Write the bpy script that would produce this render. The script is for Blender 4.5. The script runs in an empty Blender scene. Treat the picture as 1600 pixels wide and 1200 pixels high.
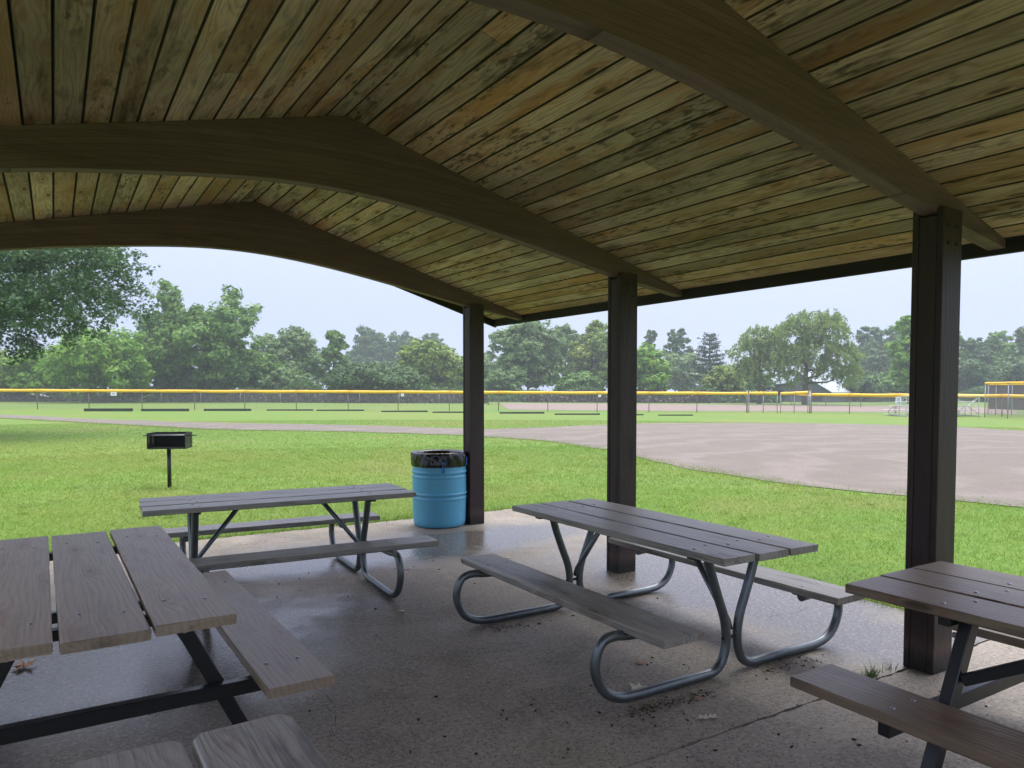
import bpy, math, random
import numpy as np
from mathutils import Vector, Matrix

# ------------------------------------------------------------------ camera, sky, sun, exposure
SC = bpy.context.scene
COL = SC.collection
cam_d = bpy.data.cameras.new("camera")
cam_o = bpy.data.objects.new("camera", cam_d)
COL.objects.link(cam_o)
EYE = 1.65
FPX, YAW, PITCH, CY = 1157.58, 0.5534, -0.0415, 656.72      # lens measured from the shelter's straight lines
cam_d.sensor_fit = 'HORIZONTAL'
cam_d.sensor_width = 36.0
cam_d.lens = 36.0 * FPX / 1600.0
cam_d.shift_y = (CY - 600.0) / 1600.0
cam_d.clip_start = 0.05
cam_d.clip_end = 6000
cam_o.location = (0, 0, EYE)
cam_o.rotation_euler = (math.pi / 2 + PITCH, 0, -YAW)
SC.camera = cam_o

SUN_EL, SUN_AZ = math.radians(60), math.radians(60)          # azimuth clockwise from +Y
world = bpy.data.worlds.new("World")
SC.world = world
world.use_nodes = True
wn, wl = world.node_tree.nodes, world.node_tree.links
wn.clear()
w_out = wn.new('ShaderNodeOutputWorld')
sky = wn.new('ShaderNodeTexSky')
sky.sky_type = 'NISHITA'
sky.sun_disc = False
sky.sun_elevation = SUN_EL
sky.sun_rotation = SUN_AZ
sky.air_density = 1.0
sky.dust_density = 4.0
# a closed cloud deck lets little of the clear sky through; its luminance rises smoothly from the hazy
# horizon to the zenith and its colour goes from blue grey to neutral
w_thin = wn.new('ShaderNodeMix'); w_thin.data_type = 'RGBA'; w_thin.blend_type = 'MULTIPLY'
w_thin.inputs['Factor'].default_value = 1.0
w_thin.inputs[7].default_value = (0.25, 0.25, 0.25, 1)
wl.new(sky.outputs[0], w_thin.inputs[6])
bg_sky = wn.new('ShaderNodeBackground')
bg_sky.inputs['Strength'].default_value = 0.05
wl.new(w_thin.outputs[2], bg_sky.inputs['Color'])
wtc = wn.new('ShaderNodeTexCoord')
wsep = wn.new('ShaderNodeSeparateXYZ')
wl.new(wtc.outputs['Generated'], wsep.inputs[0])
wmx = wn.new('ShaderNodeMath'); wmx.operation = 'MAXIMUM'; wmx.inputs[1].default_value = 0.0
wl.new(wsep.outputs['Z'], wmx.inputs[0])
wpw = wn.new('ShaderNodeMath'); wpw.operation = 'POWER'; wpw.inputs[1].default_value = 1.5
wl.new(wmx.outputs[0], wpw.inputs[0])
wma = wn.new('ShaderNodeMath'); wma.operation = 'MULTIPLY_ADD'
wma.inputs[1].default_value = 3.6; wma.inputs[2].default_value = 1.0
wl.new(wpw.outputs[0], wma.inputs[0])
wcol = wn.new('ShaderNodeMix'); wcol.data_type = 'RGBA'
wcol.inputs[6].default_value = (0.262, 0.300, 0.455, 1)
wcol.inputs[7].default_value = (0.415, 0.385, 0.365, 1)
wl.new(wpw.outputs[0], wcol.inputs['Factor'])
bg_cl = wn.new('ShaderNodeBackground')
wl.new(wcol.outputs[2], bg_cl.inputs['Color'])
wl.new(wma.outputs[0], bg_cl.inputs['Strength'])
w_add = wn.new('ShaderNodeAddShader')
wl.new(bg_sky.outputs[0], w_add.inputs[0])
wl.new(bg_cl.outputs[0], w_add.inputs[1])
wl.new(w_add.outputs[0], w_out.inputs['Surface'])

sun_d = bpy.data.lights.new("sun", 'SUN')
sun_d.energy = 1.5
sun_d.angle = math.radians(40)
sun_d.color = (1.0, 0.97, 0.92)
sun_o = bpy.data.objects.new("sun", sun_d)
COL.objects.link(sun_o)
_sd = Vector((math.sin(SUN_AZ) * math.cos(SUN_EL), math.cos(SUN_AZ) * math.cos(SUN_EL), math.sin(SUN_EL)))
sun_o.rotation_euler = _sd.to_track_quat('Z', 'Y').to_euler()
sun_o.location = (0, 0, 60)

SC.view_settings.view_transform = 'Standard'
SC.view_settings.look = 'None'
SC.view_settings.exposure = 0.95
SC.view_settings.gamma = 1.0
SC.view_settings.use_curve_mapping = False
SC.render.engine = 'CYCLES'
cy = SC.cycles
cy.use_denoising = True
cy.max_bounces = 7
cy.diffuse_bounces = 5
cy.glossy_bounces = 3
cy.transmission_bounces = 3
cy.transparent_max_bounces = 8
cy.volume_bounces = 1
cy.caustics_reflective = False
cy.caustics_refractive = False
cy.sample_clamp_indirect = 6.0

# ------------------------------------------------------------------ helpers
FH = np.array([math.sin(YAW), math.cos(YAW)])
RH = np.array([math.cos(YAW), -math.sin(YAW)])


def sstep(a, b, x):
    t = np.clip((x - a) / (b - a), 0, 1)
    return t * t * (3 - 2 * t)


def gz(x, y):
    """height of the lawn: level at the shelter, a slight fall to the right far out"""
    d = x * FH[0] + y * FH[1]
    l = x * RH[0] + y * RH[1]
    return -0.03 - 0.0041 * (np.clip(l, -120, 160) + 12) * sstep(12, 45, d)


def site(px, D):
    """ground point at bearing px (photo column) and distance D along the view axis"""
    l = (px - 800.0) / FPX * D
    x, y = l * RH[0] + D * FH[0], l * RH[1] + D * FH[1]
    return float(x), float(y), float(gz(x, y))


def tag(o, label=None, cat=None, group=None, kind=None):
    if label: o['label'] = label
    if cat: o['category'] = cat
    if group: o['group'] = group
    if kind: o['kind'] = kind
    return o


def link(name, me, parent=None, loc=None, rot=None, mat=None):
    o = bpy.data.objects.new(name, me)
    COL.objects.link(o)
    if parent is not None: o.parent = parent
    if loc is not None: o.location = loc
    if rot is not None: o.rotation_euler = rot
    if mat is not None and me is not None:
        me.materials.clear(); me.materials.append(mat)
    return o


def thing(name, label, cat, loc=(0, 0, 0), rz=0.0, group=None):
    o = link(name, None, loc=loc, rot=(0, 0, rz))
    o.empty_display_size = 0.2
    return tag(o, label, cat, group)


def fast_mesh(name, V, Q, smooth=False):
    """V (n,3), Q (m,k) uniform polygons, k = 3 or 4"""
    V = np.ascontiguousarray(V, dtype=np.float32)
    Q = np.ascontiguousarray(Q, dtype=np.int32)
    me = bpy.data.meshes.new(name)
    me.vertices.add(len(V)); me.vertices.foreach_set('co', V.ravel())
    m, k = Q.shape
    me.loops.add(m * k); me.loops.foreach_set('vertex_index', Q.ravel())
    me.polygons.add(m)
    me.polygons.foreach_set('loop_start', np.arange(0, m * k, k, dtype=np.int32))
    me.polygons.foreach_set('loop_total', np.full(m, k, dtype=np.int32))
    if smooth: me.polygons.foreach_set('use_smooth', np.ones(m, dtype=bool))
    me.update(calc_edges=True)
    return me


class MB:
    def __init__(s): s.v, s.f, s.sm = [], [], []

    def add(s, vs, fs, smooth=False):
        b = len(s.v)
        s.v += [tuple(v) for v in vs]
        s.f += [tuple(i + b for i in f) for f in fs]
        s.sm += [smooth] * len(fs)
        return s

    def box(s, c, d, R=None, ch=0.0):
        hx, hy, hz = d[0] / 2, d[1] / 2, d[2] / 2
        if ch <= 0:
            vs = [Vector((x * hx, y * hy, z * hz)) for z in (-1, 1) for y in (-1, 1) for x in (-1, 1)]
            fs = [(0, 2, 3, 1), (4, 5, 7, 6), (0, 1, 5, 4), (2, 6, 7, 3), (0, 4, 6, 2), (1, 3, 7, 5)]
        else:
            vs, fs = chbox(hx, hy, hz, ch)
        if R is not None: vs = [R @ Vector(v) for v in vs]
        return s.add([Vector(v) + Vector(c) for v in vs], fs)

    def tube(s, pts, r, n=10, caps=True, closed=False):
        P = [Vector(p) for p in pts]
        rr = r if hasattr(r, '__len__') else [r] * len(P)
        T = []
        for i in range(len(P)):
            a = P[max(i - 1, 0)]; b = P[min(i + 1, len(P) - 1)]
            T.append((b - a).normalized())
        up = Vector((0, 0, 1)) if abs(T[0].z) < .9 else Vector((1, 0, 0))
        N = (up - T[0] * up.dot(T[0])).normalized()
        vs = []
        for i in range(len(P)):
            N = (N - T[i] * N.dot(T[i])).normalized()
            B = T[i].cross(N)
            for k in range(n):
                a = 2 * math.pi * k / n
                vs.append(P[i] + (N * math.cos(a) + B * math.sin(a)) * rr[i])
        fs = []
        for i in range(len(P) - 1):
            for k in range(n):
                k2 = (k + 1) % n
                fs.append((i * n + k, i * n + k2, (i + 1) * n + k2, (i + 1) * n + k))
        b = len(s.v)
        s.add(vs, fs, True)
        if caps:
            s.f.append(tuple(b + k for k in range(n))[::-1]); s.sm.append(False)
            e = b + (len(P) - 1) * n
            s.f.append(tuple(e + k for k in range(n))); s.sm.append(False)
        return s

    def lathe(s, prof, c=(0, 0, 0), n=32, smooth=True, wob=None):
        vs = []
        for j, (r, z) in enumerate(prof):
            for k in range(n):
                a = 2 * math.pi * k / n
                q = r if wob is None else r + wob(j, a)
                vs.append((c[0] + q * math.cos(a), c[1] + q * math.sin(a), c[2] + z))
        fs = []
        for j in range(len(prof) - 1):
            for k in range(n):
                k2 = (k + 1) % n
                fs.append((j * n + k, j * n + k2, (j + 1) * n + k2, (j + 1) * n + k))
        return s.add(vs, fs, smooth)

    def build(s, name, mat, parent=None, loc=None, rot=None):
        me = bpy.data.meshes.new(name)
        me.from_pydata(s.v, [], s.f)
        me.polygons.foreach_set('use_smooth', s.sm)
        me.update()
        return link(name, me, parent, loc, rot, mat)


def chbox(hx, hy, hz, c):
    """box with chamfered edges"""
    vs, idx = [], {}
    for sx in (-1, 1):
        for sy in (-1, 1):
            for sz in (-1, 1):
                for ax in range(3):
                    v = [sx * (hx - c), sy * (hy - c), sz * (hz - c)]
                    h = (hx, hy, hz)[ax]; v[ax] = (sx, sy, sz)[ax] * h
                    idx[(sx, sy, sz, ax)] = len(vs); vs.append(Vector(v))
    fs = []

    def orient(f):
        ctr = sum((vs[i] for i in f), Vector()) / len(f)
        n = (vs[f[1]] - vs[f[0]]).cross(vs[f[2]] - vs[f[0]])
        return f if n.dot(ctr) > 0 else f[::-1]
    for ax in range(3):
        o1, o2 = [a for a in range(3) if a != ax]
        for sg in (-1, 1):
            f = []
            for (a, b) in ((-1, -1), (1, -1), (1, 1), (-1, 1)):
                k = [0, 0, 0]; k[ax] = sg; k[o1] = a; k[o2] = b
                f.append(idx[(*k, ax)])
            fs.append(orient(f))
            for sg2 in (-1, 1):                                   # edges between ax and o1
                f = []
                for b, axx in ((-1, ax), (1, ax), (1, o1), (-1, o1)):
                    k = [0, 0, 0]; k[ax] = sg; k[o1] = sg2; k[o2] = b
                    f.append(idx[(*k, axx)])
                if ax < o1 or True:
                    key = frozenset(f)
                    if key not in idx: idx[key] = 1; fs.append(orient(f))
                f = []
                for b, axx in ((-1, ax), (1, ax), (1, o2), (-1, o2)):
                    k = [0, 0, 0]; k[ax] = sg; k[o2] = sg2; k[o1] = b
                    f.append(idx[(*k, axx)])
                key = frozenset(f)
                if key not in idx: idx[key] = 1; fs.append(orient(f))
    for sx in (-1, 1):
        for sy in (-1, 1):
            for sz in (-1, 1):
                fs.append(orient([idx[(sx, sy, sz, a)] for a in range(3)]))
    return vs, fs


def board_mesh(name, W, L, T, ch=0.005, seg=14, wob=0.0015, seed=0, corner=0.0):
    """a plank lying along local Y, worn edges, chamfered profile; origin at its centre"""
    rng = random.Random(seed)
    w, t = W / 2, T / 2
    prof = [(-w + ch, -t), (w - ch, -t), (w, -t + ch), (w, t - ch), (w - ch, t), (-w + ch, t), (-w, t - ch), (-w, -t + ch)]
    ys = [-L / 2 + L * i / seg for i in range(seg + 1)]
    if corner > 0:
        ys = [-L / 2, -L / 2 + corner] + ys[1:-1] + [L / 2 - corner, L / 2]
    m = MB(); vs = []
    for i, y in enumerate(ys):
        e = corner * 0.7 if (corner > 0 and i in (0, len(ys) - 1)) else 0
        for (x, z) in prof:
            sx = 1 if x > 0 else -1
            vs.append((x - sx * e + rng.uniform(-wob, wob), y + (rng.uniform(-wob, wob) * 2 if i in (0, len(ys) - 1) else 0), z + rng.uniform(-wob, wob) * .5))
    n = 8
    fs = []
    for i in range(len(ys) - 1):
        for k in range(n):
            k2 = (k + 1) % n
            fs.append((i * n + k, (i + 1) * n + k, (i + 1) * n + k2, i * n + k2))
    e = (len(ys) - 1) * n
    fs += [tuple(range(n)), tuple(e + k for k in range(n))[::-1]]
    m.add(vs, [f[::-1] for f in fs])
    me = bpy.data.meshes.new(name); me.from_pydata(m.v, [], m.f); me.update()
    return me


# ------------------------------------------------------------------ materials
def newmat(name):
    m = bpy.data.materials.new(name); m.use_nodes = True
    nt = m.node_tree; nt.nodes.clear()
    out = nt.nodes.new('ShaderNodeOutputMaterial')
    b = nt.nodes.new('ShaderNodeBsdfPrincipled')
    nt.links.new(b.outputs[0], out.inputs['Surface'])
    return m, nt, b, out


class NG:
    def __init__(s, nt): s.nt, s.n, s.l = nt, nt.nodes, nt.links

    def val(s, sock, v):
        if hasattr(v, 'is_linked') or hasattr(v, 'links'): s.l.new(v, sock)
        else: sock.default_value = v

    def math(s, op, a, b=0.0, c=0.0, clamp=False):
        x = s.n.new('ShaderNodeMath'); x.operation = op; x.use_clamp = clamp
        for i, v in enumerate((a, b, c)): s.val(x.inputs[i], v)
        return x.outputs[0]

    def vmath(s, op, a, b=(0, 0, 0)):
        x = s.n.new('ShaderNodeVectorMath'); x.operation = op
        s.val(x.inputs[0], a); s.val(x.inputs[1], b)
        return x.outputs[0]

    def coord(s, kind='Object'): return s.n.new('ShaderNodeTexCoord').outputs[kind]

    def pos(s): return s.n.new('ShaderNodeNewGeometry').outputs['Position']

    def rnd_isl(s): return s.n.new('ShaderNodeNewGeometry').outputs['Random Per Island']

    def rnd(s): return s.n.new('ShaderNodeObjectInfo').outputs['Random']

    def noise(s, v, scale=5, det=3, rough=.5, dist=0.0, out='Fac'):
        x = s.n.new('ShaderNodeTexNoise'); s.val(x.inputs['Vector'], v)
        s.val(x.inputs['Scale'], scale); x.inputs['Detail'].default_value = det
        x.inputs['Roughness'].default_value = rough; x.inputs['Distortion'].default_value = dist
        return x.outputs[out]

    def voro(s, v, scale=5, feat='F1', out='Distance', rand=1.0):
        x = s.n.new('ShaderNodeTexVoronoi'); x.feature = feat; s.val(x.inputs['Vector'], v)
        x.inputs['Scale'].default_value = scale; x.inputs['Randomness'].default_value = rand
        return x.outputs[out]

    def ramp(s, fac, stops, interp='LINEAR'):
        x = s.n.new('ShaderNodeValToRGB'); s.val(x.inputs[0], fac)
        e = x.color_ramp.elements; x.color_ramp.interpolation = interp
        while len(e) < len(stops): e.new(0.5)
        for i, (p, c) in enumerate(stops):
            e[i].position = p
            e[i].color = (c, c, c, 1) if not hasattr(c, '__len__') else (*c[:3], 1)
        return x.outputs[0]

    def mix(s, fac, a, b, mode='MIX'):
        x = s.n.new('ShaderNodeMix'); x.data_type = 'RGBA'; x.blend_type = mode
        s.val(x.inputs['Factor'], fac)
        for key, v in ((6, a), (7, b)):
            if hasattr(v, '__len__') and not hasattr(v, 'links'): v = (*v[:3], 1)
            s.val(x.inputs[key], v)
        return x.outputs[2]

    def bump(s, h, strength=.3, dist=.01):
        x = s.n.new('ShaderNodeBump'); s.val(x.inputs['Height'], h)
        x.inputs['Strength'].default_value = strength; x.inputs['Distance'].default_value = dist
        return x.outputs[0]


def simple(name, col, rough=.6, metal=0.0, var=.15, scale=8, bump=0.0, spec=.5, coord='Object'):
    m, nt, b, out = newmat(name); g = NG(nt)
    c = g.coord(coord)
    f = g.noise(c, scale, 4, .6)
    dk = tuple(x * (1 - var) for x in col); lt = tuple(min(1, x * (1 + var)) for x in col)
    nt.links.new(g.mix(f, dk, lt), b.inputs['Base Color'])
    b.inputs['Roughness'].default_value = rough; b.inputs['Metallic'].default_value = metal
    b.inputs['Specular IOR Level'].default_value = spec
    if bump: nt.links.new(g.bump(f, bump, .01), b.inputs['Normal'])
    return m


def wood(name, base, light, dark, axis='Y', stain=None, stain_amt=.3, tint=None, tint_amt=.3, rough=.75,
         gscale=1.0, knots=True, bump=.25, spec=.3, obj_var=.25, ringmix=.55, warpk=42, fibmix=.35, base_damp=False, spots=False, lam=False):
    """plank wood: long cathedral grain with knots, fibres, stains and a shift of tone per board"""
    m, nt, b, out = newmat(name); g = NG(nt)
    co = g.coord('Object')
    if axis == 'X':                                  # swap so that the fibres run along local Y of the texture
        sp = nt.nodes.new('ShaderNodeSeparateXYZ'); nt.links.new(co, sp.inputs[0])
        cb = nt.nodes.new('ShaderNodeCombineXYZ')
        nt.links.new(sp.outputs[1], cb.inputs[0]); nt.links.new(sp.outputs[0], cb.inputs[1]); nt.links.new(sp.outputs[2], cb.inputs[2])
        co = cb.outputs[0]
    elif axis == 'Z':
        sp = nt.nodes.new('ShaderNodeSeparateXYZ'); nt.links.new(co, sp.inputs[0])
        cb = nt.nodes.new('ShaderNodeCombineXYZ')
        nt.links.new(sp.outputs[0], cb.inputs[0]); nt.links.new(sp.outputs[2], cb.inputs[1]); nt.links.new(sp.outputs[1], cb.inputs[2])
        co = cb.outputs[0]
    r = g.rnd()
    off = nt.nodes.new('ShaderNodeCombineXYZ')
    nt.links.new(g.math('MULTIPLY', r, 71.3), off.inputs[0]); nt.links.new(g.math('MULTIPLY', r, 133.7), off.inputs[1])
    nt.links.new(g.math('MULTIPLY', r, 17.1), off.inputs[2])
    p = g.vmath('ADD', co, off.outputs[0])
    # knots
    kn = g.voro(g.vmath('MULTIPLY', p, (7.0, 1.9, 7.0)), 1.0)
    kfield = g.math('SUBTRACT', 1.0, g.math('MULTIPLY', kn, 2.2), clamp=True)
    # growth rings
    warp = g.noise(g.vmath('MULTIPLY', p, (5.0, .8, 5.0)), 1.0, 2, .5)
    sx = nt.nodes.new('ShaderNodeSeparateXYZ'); nt.links.new(p, sx.inputs[0])
    ph = g.math('ADD', g.math('MULTIPLY', sx.outputs[0], 90 * gscale), g.math('MULTIPLY', warp, warpk * gscale))
    if knots: ph = g.math('ADD', ph, g.math('MULTIPLY', kfield, 16.0))
    ring = g.math('MULTIPLY_ADD', g.math('SINE', ph), .5, .5)
    ring = g.math('POWER', ring, 2.2)
    fib = g.noise(g.vmath('MULTIPLY', p, (160, 3.0, 160)), 1.0, 3, .6)
    blot = g.noise(g.vmath('MULTIPLY', p, (6, 1.0, 6)), 1.0, 4, .6)
    c = g.mix(blot, dark, light)
    c = g.mix(.45, c, base)
    c = g.mix(g.math('MULTIPLY', ring, ringmix), c, tuple(x * .5 for x in base))
    c = g.mix(g.math('MULTIPLY', g.ramp(fib, [(.35, 0), (.75, 1)]), fibmix), c, light)
    c = g.mix(g.math('MULTIPLY', g.ramp(fib, [(.25, 1), (.42, 0)]), fibmix * 1.2), c, tuple(x * .45 for x in dark))
    if tint is not None:
        tn = g.noise(g.vmath('MULTIPLY', p, (4, .6, 4)), 1.3, 3, .6)
        tf = g.math('MULTIPLY', g.ramp(tn, [(.5, 0), (.68, 1)]), tint_amt)
        c = g.mix(tf, c, tint)
    if stain is not None:
        sn = g.noise(g.vmath('MULTIPLY', p, (9, 1.3, 9)), 1.0, 5, .65)
        sf = g.math('MULTIPLY', g.ramp(sn, [(.54, 0), (.7, 1)]), stain_amt)
        c = g.mix(sf, c, stain)
    if knots:
        kd = g.ramp(kn, [(.085, 1), (.16, 0)])
        c = g.mix(g.math('MULTIPLY', kd, .85), c, tuple(x * .3 for x in (dark[0] * 1.3, dark[1] * .95, dark[2] * .8)))
        kr = g.ramp(kn, [(.14, 0), (.20, 1), (.34, 0)])
        c = g.mix(g.math('MULTIPLY', kr, .55), c, (dark[0] * 1.2, dark[1] * .8, dark[2] * .55))
    if obj_var:
        hv = g.math('MULTIPLY_ADD', r, obj_var * 2, 1 - obj_var)
        cc = nt.nodes.new('ShaderNodeCombineXYZ')
        for i in range(3): nt.links.new(hv, cc.inputs[i])
        c = g.mix(1.0, c, cc.outputs[0], 'MULTIPLY')
        # some boards warmer, some greener
        r2 = g.math('FRACT', g.math('MULTIPLY', r, 57.31))
        c = g.mix(g.math('MULTIPLY', g.ramp(r2, [(.62, 0), (.95, 1)]), .5), c, tint if tint is not None else base)
    if spots:                                        # black mould specks and broad water marks
        ms = g.noise(g.vmath('MULTIPLY', p, (34, 9, 34)), 1.0, 3, .6)
        zone = g.noise(g.vmath('MULTIPLY', p, (5, .7, 5)), 1.0, 2, .5)
        c = g.mix(g.math('MULTIPLY', g.math('MULTIPLY', g.ramp(ms, [(.52, 0), (.62, 1)]), g.ramp(zone, [(.48, 0), (.6, 1)])), .75), c, (.045, .036, .030))
        wz = g.noise(g.pos(), .55, 4, .6)
        c = g.mix(g.math('MULTIPLY', g.ramp(wz, [(.46, 0), (.64, 1)]), .5), c, (.17, .115, .10))
    if lam:                                          # glue lines of the laminations, following the arch
        so = nt.nodes.new('ShaderNodeSeparateXYZ'); nt.links.new(g.coord('Object'), so.inputs[0])
        dx = g.math('SUBTRACT', so.outputs[0], 1.6)
        zz = g.math('ADD', so.outputs[2], g.math('MULTIPLY', g.math('MULTIPLY', dx, dx), .062))
        fr = g.math('FRACT', g.math('MULTIPLY', zz, 1 / .042))
        ply = g.math('FRACT', g.math('MULTIPLY', g.math('SINE', g.math('MULTIPLY', g.math('FLOOR', g.math('MULTIPLY', zz, 1 / .042)), 12.99)), 437.5))
        c = g.mix(g.math('MULTIPLY', ply, .5), c, tuple(x * .55 for x in base))
        c = g.mix(g.math('MULTIPLY', g.ramp(fr, [(.0, 1), (.09, 0)]), .8), c, tuple(x * .2 for x in base))
    if base_damp:                                    # rot and dirt at the foot of the posts
        sz = nt.nodes.new('ShaderNodeSeparateXYZ'); nt.links.new(g.coord('Object'), sz.inputs[0])
        hh = g.math('ADD', sz.outputs[2], g.math('MULTIPLY', fib, .16))
        c = g.mix(g.math('MULTIPLY', g.ramp(hh, [(.13, 1), (.20, 0)]), .85), c, (.008, .009, .006))
        c = g.mix(g.math('MULTIPLY', g.ramp(hh, [(.16, 0), (.22, 1), (.30, 0)]), .5), c, (.10, .065, .05))
    nt.links.new(c, b.inputs['Base Color'])
    b.inputs['Roughness'].default_value = rough
    b.inputs['Specular IOR Level'].default_value = spec
    h = g.math('ADD', g.math('MULTIPLY', fib, .7), g.math('MULTIPLY', ring, -.5))
    nt.links.new(g.bump(h, bump, .004), b.inputs['Normal'])
    return m


M = {}
M['plank'] = wood('ceiling_pine', (.56, .40, .375), (.72, .55, .50), (.30, .205, .19), stain=(.060, .042, .036), stain_amt=.9,
                  tint=(.46, .21, .09), tint_amt=.75, rough=.8, bump=.45, obj_var=.36, gscale=2.1, ringmix=.75, warpk=30, fibmix=.5, spots=True)
M['groove'] = simple('dark_board_edge', (.045, .034, .032), .9, 0, .4, 12)
M['dark_brown_wood'] = wood('dark_brown_table_wood', (.20, .145, .100), (.28, .20, .145), (.115, .080, .056), stain=(.06, .042, .035), stain_amt=.6, rough=.42, bump=.4, obj_var=.1, spec=.5,
                              gscale=2.6, ringmix=.38, warpk=14, fibmix=.45)
M['grey_wood'] = wood('weathered_grey_wood', (.285, .262, .228), (.42, .388, .345), (.13, .118, .102), stain=(.05, .045, .046), stain_amt=.8, rough=.40, bump=.6, obj_var=.15, spec=.6, gscale=2.6, ringmix=.5, warpk=12, fibmix=.65)
M['brown_wood'] = wood('brown_table_wood', (.315, .235, .170), (.41, .315, .235), (.19, .138, .10), stain=(.07, .047, .038), stain_amt=.55, rough=.42, bump=.4, obj_var=.1, spec=.55, gscale=2.6, ringmix=.38, warpk=14, fibmix=.45)
M['beam'] = wood('beam_wood', (.19, .116, .135), (.28, .175, .205), (.085, .052, .062), axis='X', rough=.7, knots=False, bump=.2, obj_var=0, gscale=.9, ringmix=.5, warpk=12, stain=(.07, .045, .042), stain_amt=.6, fibmix=.5, lam=True)
M['soffit'] = M['beam']
M['fascia'] = wood('fascia_wood', (.026, .020, .020), (.040, .032, .030), (.014, .011, .011), rough=.7, knots=False, bump=.15, obj_var=.1)
M['post'] = wood('post_wood', (.036, .018, .020), (.056, .029, .031), (.013, .008, .009), axis='Z', stain=(.018, .013, .012), stain_amt=.8, rough=.55, bump=.3, obj_var=.2, spec=.4, base_damp=True)
M['galv'] = simple('galvanised_steel', (.145, .165, .175), .36, .75, .35, 14, .05)
M['black_steel'] = simple('black_painted_steel', (.007, .008, .010), .38, 0, .3, 20, .05)
M['dull_black'] = simple('dull_black', (.004, .004, .004), .95, 0, .3, 30, 0, .1)
M['bolt'] = simple('bolt_steel', (.30, .31, .33), .35, .9, .3, 60)
M['cleat'] = simple('dark_cleat_steel', (.02, .021, .022), .5, .3, .3, 20)
M['blue'] = simple('blue_plastic', (.10, .39, .60), .42, 0, .10, 5, .0)
M['bag'] = simple('black_bag_plastic', (.008, .008, .010), .16, 0, .2, 10)
M['tape'] = simple('blue_tape', (.02, .15, .50), .45, 0, .15, 20)
M['yellow'] = simple('yellow_pad', (.88, .50, .012), .45, 0, .15, 3)
M['pipe'] = simple('fence_pipe', (.20, .165, .14), .5, .3, .2, 10)
M['pipe_grey'] = simple('grey_pipe', (.36, .38, .40), .42, .6, .15, 10)
M['wire'] = simple('fence_wire', (.22, .22, .22), .5, .5, .1, 10)
M['alu'] = simple('aluminium_plank', (.62, .64, .65), .4, .6, .1, 6)
M['timber'] = simple('dark_timber', (.020, .026, .020), .7, 0, .3, 4)
M['white'] = simple('white_sign', (.78, .80, .82), .5, 0, .05, 4)
M['print'] = simple('grey_print', (.10, .14, .20), .6, 0, .1, 4)
M['screen'] = simple('brown_windscreen', (.12, .085, .080), .8, 0, .2, 2)
M['barn_wall'] = simple('barn_siding', (.09, .105, .115), .7, 0, .2, 3)
M['barn_roof'] = simple('barn_metal_roof', (.36, .41, .44), .4, .3, .1, 2)
M['barn_dark'] = simple('barn_opening', (.012, .013, .015), .8, 0, .2, 2)
M['shingle'] = simple('roof_shingle', (.06, .055, .05), .9, 0, .3, 20, .2)
M['bark'] = simple('bark', (.065, .052, .042), .85, 0, .45, 3, .4)
M['bark_pale'] = simple('pale_bark', (.13, .115, .095), .85, 0, .4, 3, .4)
M['crack'] = simple('crack_dirt', (.012, .011, .010), .9, 0, .3, 30)
M['pod'] = simple('seed_pods', (.012, .009, .008), .7, 0, .3, 30)
M['debris'] = simple('dry_debris', (.10, .075, .045), .85, 0, .5, 40)
M['dry_leaf'] = simple('dry_leaf_pale', (.62, .57, .44), .7, 0, .3, 30)
M['brown_leaf'] = simple('dry_leaf_brown', (.40, .21, .11), .7, 0, .4, 30)
M['soil'] = simple('soil', (.045, .035, .027), .9, 0, .4, 20)


def leafmat(name, a, b_, hi, trans=.35, patch=.35):
    m, nt, b, out = newmat(name); g = NG(nt)
    r = g.rnd_isl()
    c = g.mix(r, a, b_)
    n = g.noise(g.coord('Object'), patch, 3, .6)
    c = g.mix(g.math('MULTIPLY', g.ramp(n, [(.48, 0), (.68, 1)]), .75), c, hi)
    nt.links.new(c, b.inputs['Base Color'])
    b.inputs['Roughness'].default_value = .55
    b.inputs['Specular IOR Level'].default_value = .35
    t = nt.nodes.new('ShaderNodeBsdfTranslucent'); nt.links.new(c, t.inputs['Color'])
    mx = nt.nodes.new('ShaderNodeMixShader'); mx.inputs[0].default_value = trans
    nt.links.new(b.outputs[0], mx.inputs[1]); nt.links.new(t.outputs[0], mx.inputs[2])
    nt.links.new(mx.outputs[0], out.inputs['Surface'])
    return m


M['leaf_oak'] = leafmat('leaf_oak', (0.051, 0.116, 0.050), (0.129, 0.228, 0.110), (0.172, 0.280, 0.133), .25, .8)
M['leaf_mid'] = leafmat('leaf_mid', (0.073, 0.176, 0.029), (0.157, 0.303, 0.051), (0.221, 0.374, 0.057))
M['leaf_bright'] = leafmat('leaf_bright', (0.111, 0.255, 0.026), (0.204, 0.391, 0.045), (0.315, 0.491, 0.057))
M['leaf_dark'] = leafmat('leaf_dark', (0.043, 0.102, 0.028), (0.090, 0.175, 0.051), (0.116, 0.210, 0.061))
M['leaf_olive'] = leafmat('leaf_olive', (0.138, 0.226, 0.032), (0.240, 0.352, 0.057), (0.315, 0.391, 0.068))
M['leaf_grey'] = leafmat('leaf_grey', (0.095, 0.186, 0.057), (0.174, 0.285, 0.091), (0.221, 0.335, 0.102))
M['leaf_willow'] = leafmat('leaf_willow', (0.144, 0.228, 0.057), (0.254, 0.365, 0.108), (0.304, 0.401, 0.101))
M['leaf_pine'] = leafmat('leaf_pine', (0.038, 0.070, 0.043), (0.074, 0.115, 0.074), (0.081, 0.121, 0.081), .15)
M['leaf_under'] = leafmat('leaf_under', (.035, .035, .025), (.075, .065, .045), (.075, .045, .050), .2, .25)


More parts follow.
